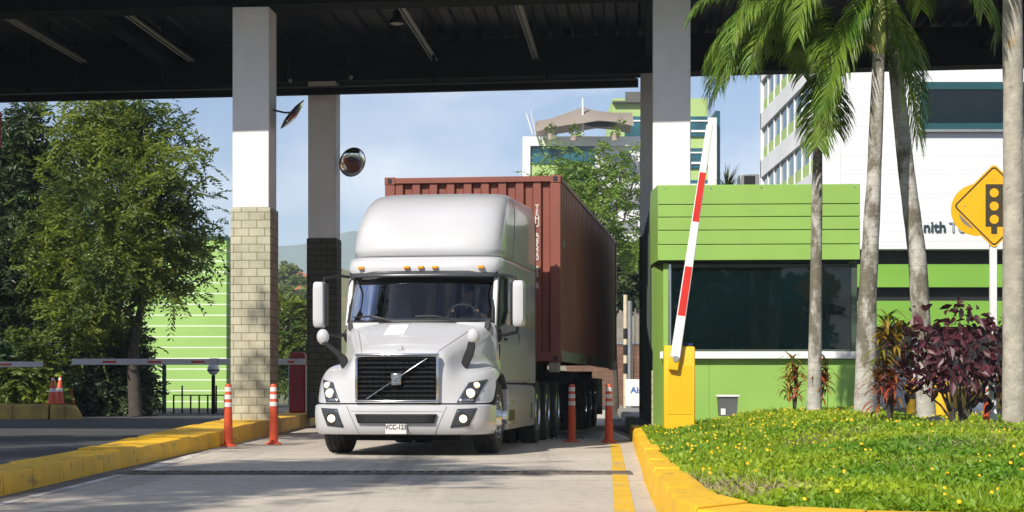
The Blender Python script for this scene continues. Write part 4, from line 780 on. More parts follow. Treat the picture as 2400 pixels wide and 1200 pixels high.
text('lettering', 'nith', .50, mat('letter_dark', (.02, .05, .06), .5, .1, 3), of, ((2190-1200)/70-10.4, -.03, EYE+(HZ-533)/70), ext=.03, bold=.006)
text('lettering', 'Tow', .50, mat('letter_grey', (.32, .36, .38), .5, .1, 3), of, ((2256-1200)/70-10.4, -.03, EYE+(HZ-534)/70), ext=.03)
# far white tower block with a roof terrace
k_ = 4200/165; X_ = lambda p: (p-1200)/k_; Z_ = lambda y: EYE+(HZ-y)/k_
tb = thing('tower_block', 'far white block with teal windows and a tall lime green tower behind the right columns', 'building', (X_(1225), 165, 0)); x0 = X_(1225); w1 = X_(1500)-x0
MB().box(0, w1, .3, 14, 0, Z_(322)).build('wall', far_white, tb, smooth=False)
MB().box(0, w1, -.1, .299, Z_(342), Z_(320)).box(0, .7, -.1, .299, 0, Z_(342)).build('frame', far_white, tb, smooth=False)
for i in range(8):
    zt = Z_(342)-i*3.0
    wn = MB().box(.7, 6.6, .2, .298, zt-1.7, zt).build('window', teal, tb, smooth=False); m2 = MB().box(.7, 6.6, .12, .199, zt-.42, zt-.3).box(.7, 6.6, .12, .199, zt-1.72, zt-1.6)
    for j in range(4): m2.box(1.9+j*1.2, 1.98+j*1.2, .13, .199, zt-1.6, zt-.42)
    m2.build('mullion', tealp, wn, smooth=False)
    MB().box(.7, 6.6, .15, .297, zt-3.0, zt-1.72).build('lime_band', lime, tb, smooth=False)
    MB().box(7.4, w1-.2, -.25, -.2, zt-2.2, zt-.9).box(7.4, w1-.2, -.2, .28, zt-2.4, zt-2.21).build('balcony', steel, tb, smooth=False)
tx0 = X_(1441)-x0; tx1 = X_(1669)-x0; tx2 = X_(1690)-x0
MB().box(tx0, tx1, 4, 16, 0, Z_(214)).build('tower', lime, tb, smooth=False); MB().box(tx1+.01, tx2, 3.5, 16, 0, Z_(262)).build('tower_fin', far_white, tb, smooth=False); MB().box(tx2+.01, tx2+.5, 5, 16, 0, Z_(240)).build('tower_glass', teal, tb, smooth=False)
MB().box(tx0+1.2, tx0+3.2, 3.6, 3.99, Z_(226), Z_(200)).box(tx0-.02, tx0+2.5, 3.4, 3.99, Z_(226), Z_(222)).build('plant_screen', rail_mat, tb, smooth=False)
for i in range(8):
    zt = Z_(258)-i*3.0; wn = MB().box(X_(1470)-x0, tx1-.01, 3.8, 3.99, zt-1.9, zt).build('window', teal, tb, smooth=False)
    MB().box(X_(1470)-x0, tx1-.01, 3.7, 3.799, zt-.5, zt-.36).box(X_(1630)-x0, X_(1668)-x0, 3.7, 3.799, zt-1.5, zt-1.3).build('mullion', far_white, wn, smooth=False)
tn = thing('shade_sail', 'beige tent sail with a pointed peak on the far white roof terrace', 'shade sail', (X_(1365), 163, Z_(320)))
xs = [X_(p)-X_(1365) for p in (1256, 1290, 1330, 1365, 1400, 1440, 1482)]
top = [Z_(y)-Z_(320) for y in (282, 276, 262, 249, 258, 262, 262)]; bot = [Z_(y)-Z_(320) for y in (316, 306, 300, 296, 290, 293, 303)]
MB().grid([[(x, yy, a*(1-f)+b*f) for x, a, b in zip(xs, top, bot)] for f, yy in ((0, 2.5), (.35, 1.2), (.7, .3), (1, 0))]).grid([[(x, 2.5+yy, a*(1-f)+b*f) for x, a, b in zip(xs, top, bot)] for f, yy in ((0, 0), (.5, 1.2), (1, 2.5))]).build('membrane', tent_m, tn, ang=80)
MB().cyl((0, .8, 0), (0, .8, 3.3), .1).build('mast', far_white, tn)
MB().cyl((xs[0]-.3, .5, 0), (xs[0]-.9, .3, 1.9), .08).build('mast', far_white, tn); MB().cyl((xs[0], 1, 0), (xs[0]-.5, .5, 2.2), .06).build('mast', far_white, tn)
MB().lathe([(1.3, 0), (1.5, .08), (1.3, .16)], (X_(1405)-X_(1365), -.3, .7), n=20).build('ring_frame', canopy_dark, tn)
t = thing('striped_pole', 'slim pole banded pale and black behind the container beside the booth wall', 'pole', (P0(1466, 72), 72, 0))
MB().cyl((0, 0, 0), (0, 0, 4.6), .085).build('pole', mat('cream_paint', (.55, .47, .33), .6, .1, 3), t); m_ = MB()
for z in (1.55, 2.3, 2.95): m_.cyl((0, 0, z-.12), (0, 0, z+.3), .089)
m_.build('black_band', black, t)
t = thing('grey_pole', 'plain grey pole just right of the banded pole', 'pole', (P0(1476, 73), 73, 0)); MB().cyl((0, 0, 0), (0, 0, 4.4), .10).box(-.14, .14, -.14, .14, 0, .06).build('pole', steel, t)
t = thing('brick_wall', 'patchy brown brick wall seen between the container and the booth', 'wall', (P0(1478, 84), 84, 0)); MB().box(-3, 6, 0, .3, 0, 2.9).build('wall', blocks('old_bricks', (.20, .11, .07), (.09, .08, .07), .5, .2), t, smooth=False); MB().box(-3.05, 6.05, -.05, .35, 2.9, 3.0).build('coping', steel, t, smooth=False)
t = thing('notice_board', 'white board with short blue lettering by the dark booth wall', 'sign', (P0(1491, 70), 70, .15)); MB().box(-.42, .42, 0, .06, .0, 1.05).build('panel', offwhite, t, bevel=.01); text('lettering', 'Ais', .34, mat('blue_ink', (.02, .10, .35), .5, .1, 4), t, (0, -.004, .62), bold=.008); MB().box(-.4, -.34, .0, .06, -.2, 0).box(.34, .4, 0, .06, -.2, 0).build('leg', steel, t, smooth=False)
t = thing('perimeter_wall', 'pale wall with dark openings behind the light green tree right of the container', 'wall', (P0(1470, 95), 95, 0)); MB().box(-9, 7, 0, .4, 6.2, 9.0).build('wall', far_white, t, smooth=False); m_ = MB()
for i in range(4): m_.box(-8, 6, -.05, 0, 6.4+i*.62, 6.7+i*.62)
m_.build('window_band', dark, t, smooth=False); MB().box(-9, 7, .05, .4, 0, 6.19).build('base', chassis_grey, t, smooth=False)
# far hill with houses, mountain
def ridge(name, D, dep, x0, x1, fz, m, n=60):
    return kind(MB().grid([[(x0+(x1-x0)*i/n, D-dep*(1-f), fz(x0+(x1-x0)*i/n)*f-1*(1-f)) for i in range(n+1)] for f in (0, .25, .5, .75, 1)]+[[(x0+(x1-x0)*i/n, D+dep, -1) for i in range(n+1)]]).build(name, m), 'structure')
mtn = mat('forested_mountain', (.05, .09, .05), .9, .3, .01)
def mz(x): p = 1200+F*x/2600; return 2600/F*(HZ-(572-.055*(p-650)+5*math.sin(p*.045)+3*math.sin(p*.11)))+.9 if -200 < p < 2600 else 150
ridge('mountain', 2600, 700, -1400, 1100, lambda x: max(40, 2600/F*(HZ-566+8*math.sin(x*.021)+5*math.sin(x*.052+1)+max(-60, min(14, (x+300)*.2)))), mtn, 120)
ridge('hill', 330, 120, -90, 10, lambda x: max(3, 330/F*(HZ-628+10*math.sin(x*.35)+5*math.sin(x*.9))), mat('grassy_hill', (.10, .13, .045), .9, .3, .15, col2=(.19, .15, .07)))
brickred = mat('terracotta', (.42, .15, .07), .8, .12, 1)
for px, py, D, lb, wd in ((708, 646, 300, 'small far house with an orange wall high on the hill left of the dark column', 2.6), (692, 690, 285, 'far terracotta roofed house lower on the hill beside the pale column', 4.2), (712, 676, 288, 'far pale walled house between the two orange houses on the hill', 2.6)):
    p = P(px, py, D); t = thing('hill_house', lb, 'house', (p.x, D, p.z-1.6), 0, 'houses on the far hill')
    MB().box(-wd/2, wd/2, -1.5, 1.5, -1.5, 1.3).build('wall', brickred if 'orange wall' in lb else tent_m, t, smooth=False); MB().prism([(-wd/2-.2, -1.7, 1.3), (wd/2+.2, -1.7, 1.3), (0, -1.7, 2.2)], (0, 3.4, 0)).build('roof', brickred, t, smooth=False); MB().box(-.4, .4, -1.53, -1.5, 0, .9).build('window', dark, t, smooth=False)
# ================= right side: sign, posts, cars =================
sg = thing('traffic_signal_sign', 'yellow diamond warning sign with a traffic light symbol on a white pole', 'road sign', (P0(2330, 22.2), 22.2, .33)); sg.scale = (22.2/27,)*3
zc = (EYE+(HZ-483)/F*22.2-.33)/(22.2/27); hs = .455
def rsq(h, r, y, n=5):
    pts = []
    for k in range(4):
        a0 = math.pi/2*k; cx, cz = (h-r)*math.cos(a0+math.pi/4)*math.sqrt(2), (h-r)*math.sin(a0+math.pi/4)*math.sqrt(2)
        for i in range(n+1): a = a0+math.pi/2*i/n; pts.append((cx+r*math.cos(a), cz+r*math.sin(a)))
    c, s = math.cos(math.pi/4), math.sin(math.pi/4); return [(x*c-z*s, y, zc+x*s+z*c) for x, z in pts]
pn = MB().prism(rsq(hs, .07, 0), (0, .012, 0)).build('panel', sign_y, sg, smooth=False)
o_, i_ = rsq(hs-.022, .06, -.003), rsq(hs-.045, .045, -.003); MB().add(o_+i_, [(i, (i+1) % 24, (i+1) % 24+24, i+24) for i in range(24)]).build('border', sign_k, pn, smooth=False)
MB().box(-.13, .13, -.004, -.0005, zc-.31, zc+.33).box(-.045, .045, -.0041, -.0005, zc-.42, zc-.309).build('signal_symbol', sign_k, pn, smooth=False)
for dz in (.20, .0, -.20): MB().cyl((0, -.006, zc+dz), (0, -.0042, zc+dz), .068, n=24).build('signal_disc', sign_y, pn, smooth=False)
MB().cyl((0, -.006, zc+.40), (0, 0, zc+.40), .009, n=8).cyl((0, -.006, zc-.46), (0, 0, zc-.46), .009, n=8).cyl((-.44, -.006, zc), (-.44, 0, zc), .011, n=8).build('bolt', steel, pn)
MB().box(-.05, .05, .015, .10, 0, zc+.4).build('pole', offwhite, sg, bevel=.008)
t = thing('round_sign', 'yellow rimmed round sign mostly hidden behind the traffic light sign', 'road sign', P(2290, 500, 22.9)); t.location.z = .3; t.scale = (.83,)*3
zc2 = (EYE+(HZ-492)/F*22.9-.3)/.83; MB().cyl((0, 0, zc2), (0, .014, zc2), .40, n=40).build('panel', sign_y, t, smooth=False); MB().cyl((0, -.004, zc2), (0, -.0005, zc2), .29, n=40).build('disc', steel, t, smooth=False); MB().cyl((.24, .08, 0), (.24, .08, zc2+.2), .03, n=10).bar((-.1, .05, zc2), (.25, .05, zc2), .04, .03).build('pole', steel, t)
def ypost(px, D, wd, ztop, lb):
    t = thing('yellow_post', lb, 'bollard', (P0(px, D), D, .0), 0, 'yellow posts behind the shrubs'); MB().lathe([(wd*1.0, .0), (wd, ztop-.12), (wd*.8, ztop-.04), (wd*.3, ztop)], (0, 0, 0), n=16).build('post', barrier_y, t); MB().lathe([(wd*1.01, 0), (wd*1.02, .05), (wd*1.01, .10)], (0, 0, ztop-.4), n=16).build('band', sign_k, t)
ypost(2135, 33, .085, 1.08, 'slim yellow post between the two leaning palm trunks'); ypost(2205, 34, .17, 1.2, 'fat yellow post behind the burgundy shrub')
t = dup(fp, (P0(2311, 23.4), 23.4, .36), 1.0, 'short orange flexible post with white bands among the shrub leaves near the white sign pole', (.62,)*3)
def car(px, D, m, lb, face=1):
    t = thing('parked_car', lb, 'car', (P0(px, D), D, 0), 0, 'cars behind the garden'); f = face
    prof = [(-2.1, .35), (-2.12, .7), (-1.9, .85), (-1.1, .95), (-.55, 1.42), (.9, 1.45), (1.6, 1.0), (2.05, .92), (2.12, .6), (2.08, .33)]
    MB().loft([[(x*f, y*.8, z) if z < 1 else (x*f, y*.62, z) for x, z in prof] for y in (-1, -.96, .96, 1)]).build('body', m, t, bevel=.04)
    MB().add([(x*f, y, z) for x, y, z in ((-.85, -.76, 1.02), (1.3, -.76, 1.04), (.85, -.655, 1.38), (-.48, -.655, 1.37))], [(0, 1, 2, 3)]).build('window', win_mat, t, smooth=False)
    for x in (-1.3, 1.35): w_ = MB().lathe([(.2, -.1), (.31, -.1), (.32, 0), (.31, .1), (.2, .1)], (x*f, -.72, .32), 'Y', 24).build('wheel', rubber, t); MB().lathe([(.2, -.09), (.19, -.105), (.05, -.11), (.01, -.11)], (x*f, -.72, .32), 'Y', 16).build('rim', alu, w_)
car(2395, 46, barrier_y, 'yellow car half hidden behind the burgundy shrub and the pale palm trunk', 1)
car(2030, 47, far_white, 'white car glimpsed behind the palm trunk right of the booth', -1)
# ================= garden mound =================
def interp(tab, v): 
    tab = sorted(tab); return float(np.interp(v, [a for a, b in tab], [b for a, b in tab]))
INN = [(d_, x_) for d_, x_ in LI+NI if d_ >= 10.7]
def left_x(D): return interp(INN, D) if D > 10.7 else 1.24
def front_D(x): return interp([(1.26, 10.7), (1.34, 10.1), (1.52, 9.75), (1.87, 9.45), (2.5, 9.25), (4, 9.15), (7, 9.15)], x)
def inside(x, D): return x > left_x(D)-.01 and D > front_D(x)-.01 and D < 31.45
def sm(t): t = max(0.0, min(1.0, t)); return t*t*(3-2*t)
def zg(x, D):
    e = max(0, min(x-left_x(D), D-front_D(x))); base = .17+.04*(D < 20.6)
    g = min(1, max(0, (D-9)/16.5))*(1-.45*sm((D-26.5)/4)); h = .36-.10*sm((x-4.5)/1.3)
    b = base+h*g*sm(e/2.6+.08*min(1, e*3))+(.03*math.sin(x*2.3+D)+.02*math.sin(D*1.9-x))*min(1, e)
    if D > 29.4 and x > 5.9: b -= .5*min(1, (D-29.4)/1.6)
    return b
n1, n2 = 70, 50; rows = []
for i in range(n1+1):
    D = 9.1+(31.45-9.1)*(i/n1)**1.2; xl = left_x(D) if D > 10.7 else 1.24; xr = 1.6+.30*D
    rows.append([(xl+(xr-xl)*(j/n2)**1.3, max(D, front_D(xl+(xr-xl)*(j/n2)**1.3)), 0) for j in range(n2+1)])
rows = [[(x, D, zg(x, D)) for x, D, _ in r] for r in rows]
mound = kind(MB().grid(rows).build('garden_bed', soil, ang=80), 'structure')
# ground cover leaves, blades, flowers
def scatter(n, pw=1.0):
    out = []
    while len(out) < n:
        D = 9.2+22.2*random.random()**pw; x = 1.2+random.random()*(.4+.30*D)
        if inside(x, D) and not (D > 26.0 and x > 5.9): out.append((x, D, zg(x, D)))
    return np.array(out)
def bare(p): return ((p[:, 0]-1.62)/.42)**2+((p[:, 1]-11.9)/1.1)**2 < 1
def thin(p): return np.sin(p[:, 0]*1.7+1.1*np.sin(p[:, 1]*.9))*np.sin(p[:, 1]*1.3-.7*np.sin(p[:, 0]*1.9))     # where the cover grows thin
n = 105000; C = scatter(n, 1.35); kp = ~(bare(C) & (RNG.random(n) < .86)) & ~((thin(C) > .6) & (RNG.random(n) < .7)); C = C[kp]
n = len(C); clump = .5+.5*np.sin(C[:, 0]*3.1+np.sin(C[:, 1]*2.3)*2)*np.sin(C[:, 1]*2.7+C[:, 0])
C[:, 2] += RNG.random(n)*(.015+.055*clump)
Dr = RNG.normal(size=(n, 3)); Dr[:, 2] = np.abs(Dr[:, 2])*.55+.15; Dr /= np.linalg.norm(Dr, axis=1)[:, None]
V, Q = leaves(C, Dr, RNG.uniform(.026, .068, n), RNG.uniform(.016, .042, n), .05)
kind(raw('ground_cover', V, Q, grass_m), 'stuff')
n = 46000; C = scatter(n, 1.25); C = C[~bare(C)]; n = len(C); Dr = RNG.normal(size=(n, 3))*.5; Dr[:, 2] = 1; Dr /= np.linalg.norm(Dr, axis=1)[:, None]
V, Q = leaves(C, Dr, RNG.uniform(.035, .095, n)*(1+.6*(thin(C) < -.5)), RNG.uniform(.005, .010, n), .14); kind(raw('grass', V, Q, grass_m), 'stuff')
C = np.array([(1.25+abs(random.gauss(0, .35)), 10.4+random.random()*2.8, .22) for _ in range(1600)]); C2 = scatter(16000, 1.2); C = np.concatenate([C, C2[thin(C2) > .38]]); n = len(C); C[:, 2] = [zg(x, D)+.01 for x, D, _ in C]; Dr = RNG.normal(size=(n, 3)); Dr[:, 2] = np.abs(Dr[:, 2])*.5; Dr /= np.linalg.norm(Dr, axis=1)[:, None]
V, Q = leaves(C, Dr, RNG.uniform(.04, .13, n), .007, .1); kind(raw('dry_grass', V, Q, dry_grass), 'stuff')
C = scatter(2600, .9); w_ = np.clip(.5-.8*thin(C), 0, 1)*(.4+.6*(C[:, 1] > 16)); C = C[RNG.random(2600) < w_*.55]; V = []; Q = []
for x, D, z in C:
    h = z+random.uniform(.05, .11); r = random.uniform(.008, .015); b = len(V); k = 6; ti = random.uniform(-.6, .2)
    V.append((x, D, h+.004)); V += [(x+r*math.cos(2*math.pi*i/k), D+r*math.sin(2*math.pi*i/k)*.8, h+r*.8*math.sin(2*math.pi*i/k)) for i in range(k)]; Q += [(b, b+1+i, b+1+(i+1) % k) for i in range(k)]
kind(raw('yellow_flowers', V, Q, flower_m), 'stuff')
for px, py, s, lb in ((2190, 1003, .11, 'largest rounded tan stone in the grass below the burgundy shrub'), (2228, 1000, .085, 'grey stone lying just right of the tan stone'), (2272, 1006, .08, 'half buried stone nearest the base of the burgundy shrub'), (2150, 1000, .05, 'smallest pebble left of the tan stone in the grass')):
    D = 22.8; x = P0(px, D); m_ = MB().ball((0, 0, 0), (s*1.5, s, s*.7), 12, 8); m_.v = [tuple(c*(1+random.uniform(-.1, .1)) for c in v) for v in m_.v]; o = m_.build('garden_stone', stone); o.location = (x, D, zg(x, D)+s*.45); tag(o, lb, 'stone', 'stones in the grass')
# ================= palms =================
def frond(base, az, e0, droop, Ln, nl=78, ll=.56, lw=.022, m=frond_mat, par=None, name='frond', hang=1.0):
    pts = []; p = Vector(base); K = 16; dl = Ln/K; dirs = []
    for i in range(K+1):
        e = e0-droop*(i/K)**1.15; dv = Vector((math.cos(az)*math.cos(e), math.sin(az)*math.cos(e), math.sin(e))); pts.append(p.copy()); dirs.append(dv); p = p+dv*dl
    mb = MB().tube(pts, [.022*(1-.85*i/K) for i in range(K+1)], 5); lv = []; 
    V = [tuple(v) for v in mb.v]; Q = list(mb.f)
    for i in range(nl):
        t = .13+.87*(i+.5)/nl; f = t*K; a = min(K-1, int(f)); f -= a; c = pts[a].lerp(pts[a+1], f); dv = dirs[a]
        side = dv.cross(Vector((0, 0, 1))); side = side.normalized() if side.length > .05 else Vector((-math.sin(az), math.cos(az), 0)); up = side.cross(dv).normalized()
        for s in (-1, 1):
            L0 = ll*(.35+.65*math.sin(math.pi*min(1, .12+.80*t)))*random.uniform(.85, 1.1); d0 = (side*s*.80+dv*(.45+.4*t)+up*random.uniform(-.05, .4)).normalized(); w0 = lw*random.uniform(.8, 1.2)
            wv = (dv*.8-side*s*.3+up*random.uniform(-.3, .3)).normalized(); g = Vector((0, 0, -1))*hang
            m1 = c+d0*L0*.4+g*L0*.06; d1 = (d0+g*random.uniform(.5, .95)).normalized(); m2 = m1+d1*L0*.34; d2 = (d1+g*random.uniform(.4, 1.0)).normalized(); tp = m2+d2*L0*.3
            b = len(V); V += [tuple(c-wv*w0*.3), tuple(c+wv*w0*.3), tuple(m1+wv*w0*.5), tuple(m1-wv*w0*.5), tuple(m2+wv*w0*.4), tuple(m2-wv*w0*.4), tuple(tp)]; Q += [(b, b+1, b+2, b+3), (b+3, b+2, b+4, b+5), (b+5, b+4, b+6)]
    o = raw(name, V, Q, m, par); return o
def palm(label, base, pts, rads, m, shaft, fronds, Ln):
    b = Vector(base); t = thing('palm_tree', label, 'palm tree', base, 0, 'palm trees in the garden'); K = []; Rr = []; P_ = [Vector(p)-b for p in pts]
    for i in range(len(P_)-1):
        for f in np.linspace(0, 1, 7)[:-1]: K.append(P_[i].lerp(P_[i+1], f)); Rr.append((rads[i]*(1-f)+rads[i+1]*f)*random.uniform(.97, 1.035))
    K.append(P_[-1]); Rr.append(rads[-1]); K.insert(0, P_[0]-Vector((0, 0, .25))); Rr.insert(0, rads[0]*1.25)
    MB().tube(K, Rr, 16).build('trunk', m, t, ang=80)
    if shaft: a, e, r0 = Vector(shaft[0])-b, Vector(shaft[1])-b, shaft[2]; MB().tube([a, a.lerp(e, .12), a.lerp(e, .5), e], [r0*.95, r0*1.2, r0*1.05, r0*.5], 14).build('crownshaft', shaft_mat, t, ang=80); top = e
    else: top = P_[-1]
    for az, e0, dr, ls in fronds: frond(top+Vector((0, 0, random.uniform(-.15, .05))), R(az), R(e0), R(dr), Ln*ls, par=t)
    return t
f1 = [(175, 58, 150, 1.0), (200, 42, 135, .95), (165, 30, 115, .9), (150, 62, 150, 1.0), (215, 65, 150, 1.05), (185, 74, 140, 1.15), (265, 35, 125, .75), (300, 50, 140, .8), (330, 60, 150, .9), (20, 60, 150, .9), (90, 60, 130, .9), (130, 70, 130, 1.1), (255, -58, 20, .62), (192, 55, 165, 1.05), (182, 66, 155, .95), (158, 48, 140, 1.0), (225, 52, 145, .95), (205, 60, 160, 1.0), (350, 48, 140, .85), (240, 70, 150, .9), (290, -62, 20, .5)]
palm('slim palm with a mossy trunk and low spreading crown right in front of the booth', P(1908, 962, 26.0), [P(1908, 962, 26.0), P(1912, 700, 26.0), P(1915, 430, 26.0), P(1917, 345, 26.0)], [.11, .088, .077, .066], palm_bark, (P(1917, 350, 26.0), P(1924, 130, 26.0), .066), f1, 2.25)
f2 = [(190, 55, 150, 1.0), (170, 25, 130, .95), (215, 15, 110, .9), (255, 45, 140, .9), (310, 30, 120, .9), (345, 20, 120, .9), (0, 50, 145, 1.0), (20, 70, 150, 1), (140, 60, 140, 1), (60, 60, 140, 1), (205, 75, 140, 1.15), (270, 70, 150, 1.0), (180, 5, 95, 1.0), (200, -58, 25, 1.0), (215, -48, 30, .95), (340, -72, 10, .95), (18, -68, 15, .9), (325, -64, 18, .8), (190, 35, 130, 1.1)]
palm('straight palm with a pale yellow crownshaft, second trunk right of the booth window', P(2025, 990, 24.5), [P(2025, 990, 24.5), P(2033, 700, 24.5), P(2048, 430, 24.5), P(2060, 125, 24.5)], [.147, .129, .102, .085], palm_bark, (P(2060, 130, 24.5), P(2064, -60, 24.5), .087), f2, 2.4)
f3 = [(a, random.uniform(10, 70), random.uniform(100, 150), random.uniform(.85, 1.05)) for a in range(0, 360, 26)]
palm('palm trunk leaning left as it rises, between the straight palm and the yellow sign', P(2172, 985, 25.5), [P(2172, 985, 25.5), P(2150, 600, 25.5), P(2124, 400, 25.5), P(2103, 200, 25.5), P(2086, 0, 25.5), P(2074, -200, 25.5)], [.138, .129, .116, .103, .09, .08], palm_bark, (P(2074, -200, 25.5), P(2070, -330, 25.5), .08), f3, 2.55)
f4 = [(185, 20, 110, .95), (205, -5, 80, .85), (165, 40, 130, 1.0), (230, 10, 95, .9)]+[(a, random.uniform(20, 70), 130, 1) for a in range(260, 520, 34)]
palm('thickest palm trunk with pale lichen standing nearest the right edge', P(2378, 1022, 21.5), [P(2378, 1022, 21.5), P(2376, 600, 21.5), P(2375, 300, 21.5), P(2372, -140, 21.5)], [.15, .127, .123, .112], pale_bark, (P(2372, -140, 21.5), P(2372, -280, 21.5), .11), f4, 2.35)
m_ = MB(); c0 = P(2052, 122, 24.35); m_.grid([[tuple(c0+Vector((-.02-.30*t+s*.05*(1-t), -.05-.10*t, -.0+.42*t-.28*t*t*1.6))) for s in (-1, 0, 1)] for t in [k/6 for k in range(7)]])
pt = [o for o in bpy.data.objects if o.name.startswith('palm_tree')][1]; m_.build('dry_sheath', dry_mat, pt, world=True)
# ================= broadleaf trees =================
def sprays(C, D, Ln, pairs, ll, lw, droop=.35):
    n = len(C); V = []; Q = []; base = 0
    D = D/np.linalg.norm(D, axis=1)[:, None]; up = np.array([0, 0, 1.0]); sd = np.cross(D, up+RNG.normal(size=(n, 3))*.35); sd /= np.linalg.norm(sd, axis=1)[:, None]+1e-9
    CC = []; DD = []; LL = []; WW = []
    for k in range(pairs):
        t = (k+.7)/pairs; pos = C+D*(Ln*t)[:, None]; pos[:, 2] -= droop*Ln*t*t
        for s in (-1, 1):
            d_ = sd*s*.85+D*.5; d_[:, 2] -= .25; d_ += RNG.normal(size=(n, 3))*.18; d_ /= np.linalg.norm(d_, axis=1)[:, None]
            CC.append(pos); DD.append(d_); LL.append(np.full(n, ll)*(.6+.8*math.sin(math.pi*(.15+.75*t)))*RNG.uniform(.8, 1.15, n)); WW.append(np.full(n, lw))
    return leaves(np.concatenate(CC), np.concatenate(DD), np.concatenate(LL), np.concatenate(WW), .08)
def blobs_points(bl, n):
    vol = np.array([b[3]**2 for b in bl]); vol = vol/vol.sum(); idx = RNG.choice(len(bl), n, p=vol); B = np.array([b[:4] for b in bl])[idx]
    d_ = RNG.normal(size=(n, 3)); d_ /= np.linalg.norm(d_, axis=1)[:, None]; r = (RNG.random(n)**.45)[:, None]
    off = d_*r; off[:, 1] *= .9; return B[:, :3]+off*B[:, 3:4], d_
def tree(name, label, base, trunk, bl, n, m, Ln=.75, pairs=8, ll=.14, lw=.055, cat='tree', group=None, br=.12, clumps=None, bm=bark):
    t = thing(name, label, cat, base, 0, group); b = Vector(base)
    bl = [(x-b.x, y-b.y, z-b.z, r) for x, y, z, r in bl]
    C, d_ = blobs_points(bl, n)
    if clumps:                                     # leaf sprays gather round clump centres so that gaps stay open
        K, _ = blobs_points(bl, clumps); near = RNG.integers(0, clumps, n); C = K[near]+RNG.normal(size=(n, 3))*.34*(Ln/.75)
    dr = d_*.8+RNG.normal(size=(n, 3))*.5; dr[:, 2] += .12
    V, Q = sprays(C, dr, RNG.uniform(.7, 1.2, n)*Ln, pairs, ll, lw); raw('crown', V, Q, m, t)
    if trunk:
        P_ = [Vector(p)-b for p in trunk]; mb = MB().tube(P_, [br*(1-.55*i/(len(P_)-1)) for i in range(len(P_))], 10); tp = P_[-1]
        for x, y, z, r in bl:
            e = Vector((x, y, z)); mid = tp.lerp(e, .5)+Vector((0, 0, -.15*(e-tp).length))+Vector((random.uniform(-.2, .2), random.uniform(-.2, .2), 0)); mb.tube([tp, tp.lerp(mid, .5)+Vector((0, 0, .05)), mid, e], [br*.42, br*.33, br*.22, br*.08], 6)
            for k in range(4): q = Vector(RNG.normal(size=3)).normalized()*r*.8; mb.tube([mid.lerp(e, .6), e+q*.5, e+q], [br*.16, br*.1, br*.03], 5)
        mb.build('trunk', bm, t, ang=80)
    return t
def PB(L_, D): return [(*P(px, py, D+dd), r*D/F) for px, py, r, dd in L_]
tree('jacaranda_tree', 'tall feathery green tree with a forked trunk before the striped wall', P(318, 975, 55), [P(318, 975, 55), P(312, 860, 55), P(318, 780, 55), P(335, 700, 55)],
     PB([(290, 320, 85, 0), (200, 300, 80, 1), (345, 300, 55, .5), (395, 420, 75, 0), (330, 480, 110, -1), (210, 440, 110, 0), (440, 490, 58, .5), (385, 590, 95, 0), (450, 610, 45, -.5), (270, 600, 95, -1), (150, 540, 85, 0), (200, 690, 80, -.5), (235, 770, 65, 0), (150, 640, 75, .5), (380, 340, 40, 1), (240, 265, 40, .5)], 55), 2700, leaf_a, .85, 9, .17, .065, clumps=135, br=.22)
tree('dark_tree', 'dark green tree with crossing branches cut by the left edge', P(40, 985, 57), [P(40, 985, 57), P(50, 800, 57), P(60, 650, 57)],
     PB([(40, 330, 70, 0), (85, 420, 75, 1), (20, 470, 80, 0), (110, 540, 85, 0), (40, 600, 95, -1), (120, 680, 85, 0), (30, 740, 95, 0), (-60, 420, 110, 0), (-40, 640, 110, 0), (60, 290, 40, .5)], 57), 2700, leaf_b, .8, 8, .18, .085, clumps=190, br=.2)
def bush(label, L_, D, n, m, grp, ll=.16, base=None, nm='bush'):
    b0 = base or P(L_[0][0], 972, D); b0 = Vector((b0.x, b0.y, 0)); return tree(nm, label, tuple(b0), [b0, b0+Vector((0, 0, .4)), b0+Vector((.05, 0, .8))], PB(L_, D), n, m, .5, 6, ll, ll*.45, 'bush', grp, .05)
G = 'bushes under the left trees'
bush('pale spiky bush at the left edge above the stained kerb', [(40, 880, 75, 0), (-20, 900, 70, 0), (95, 910, 50, 0), (60, 830, 50, 0)], 53.5, 620, leaf_a, G, .2)
bush('dark bush right behind the traffic cones', [(170, 820, 85, 0), (140, 900, 65, 0), (220, 880, 75, 0), (130, 760, 60, 0)], 56.5, 900, leaf_b, G)
bush('rounded dark bush at the foot of the forked tree', [(300, 860, 58, 0), (322, 925, 45, 0), (250, 920, 60, 0), (285, 790, 52, 0), (240, 750, 50, 0)], 56, 1300, leaf_b, G)
bush('low dark bush between the other bushes at the road end', [(215, 945, 40, 0), (180, 955, 30, 0), (280, 950, 35, 0)], 58, 300, leaf_b, G)
def crown(cx, cy, cz, n, sx, sy): return [(cx+random.gauss(0, sx), cy+random.gauss(0, sy), cz+random.uniform(-1.2, 1.2), random.uniform(.8, 1.4)) for _ in range(n)]
tree('shade_tree', 'tall tree with a wide airy crown near the kerb left of the view', (-12.5, 3.5, 0), [(-12.5, 3.5, 0), (-12.3, 3.5, 5), (-12.2, 3.6, 10.5)], crown(-12.2, 3.2, 13.2, 11, 1.5, 2.6), 1500, leaf_b, .9, 7, .2, .10, clumps=110, br=.28)
tree('shade_tree', 'tall tree with a wide crown farther back beside the second road', (-16.5, 12.5, 0), [(-16.5, 12.5, 0), (-16.4, 12.5, 5), (-16.2, 12.4, 10.5)], crown(-15.6, 12, 13.2, 13, 2.0, 3.2), 2000, leaf_b, .9, 7, .2, .10, clumps=140, br=.3)
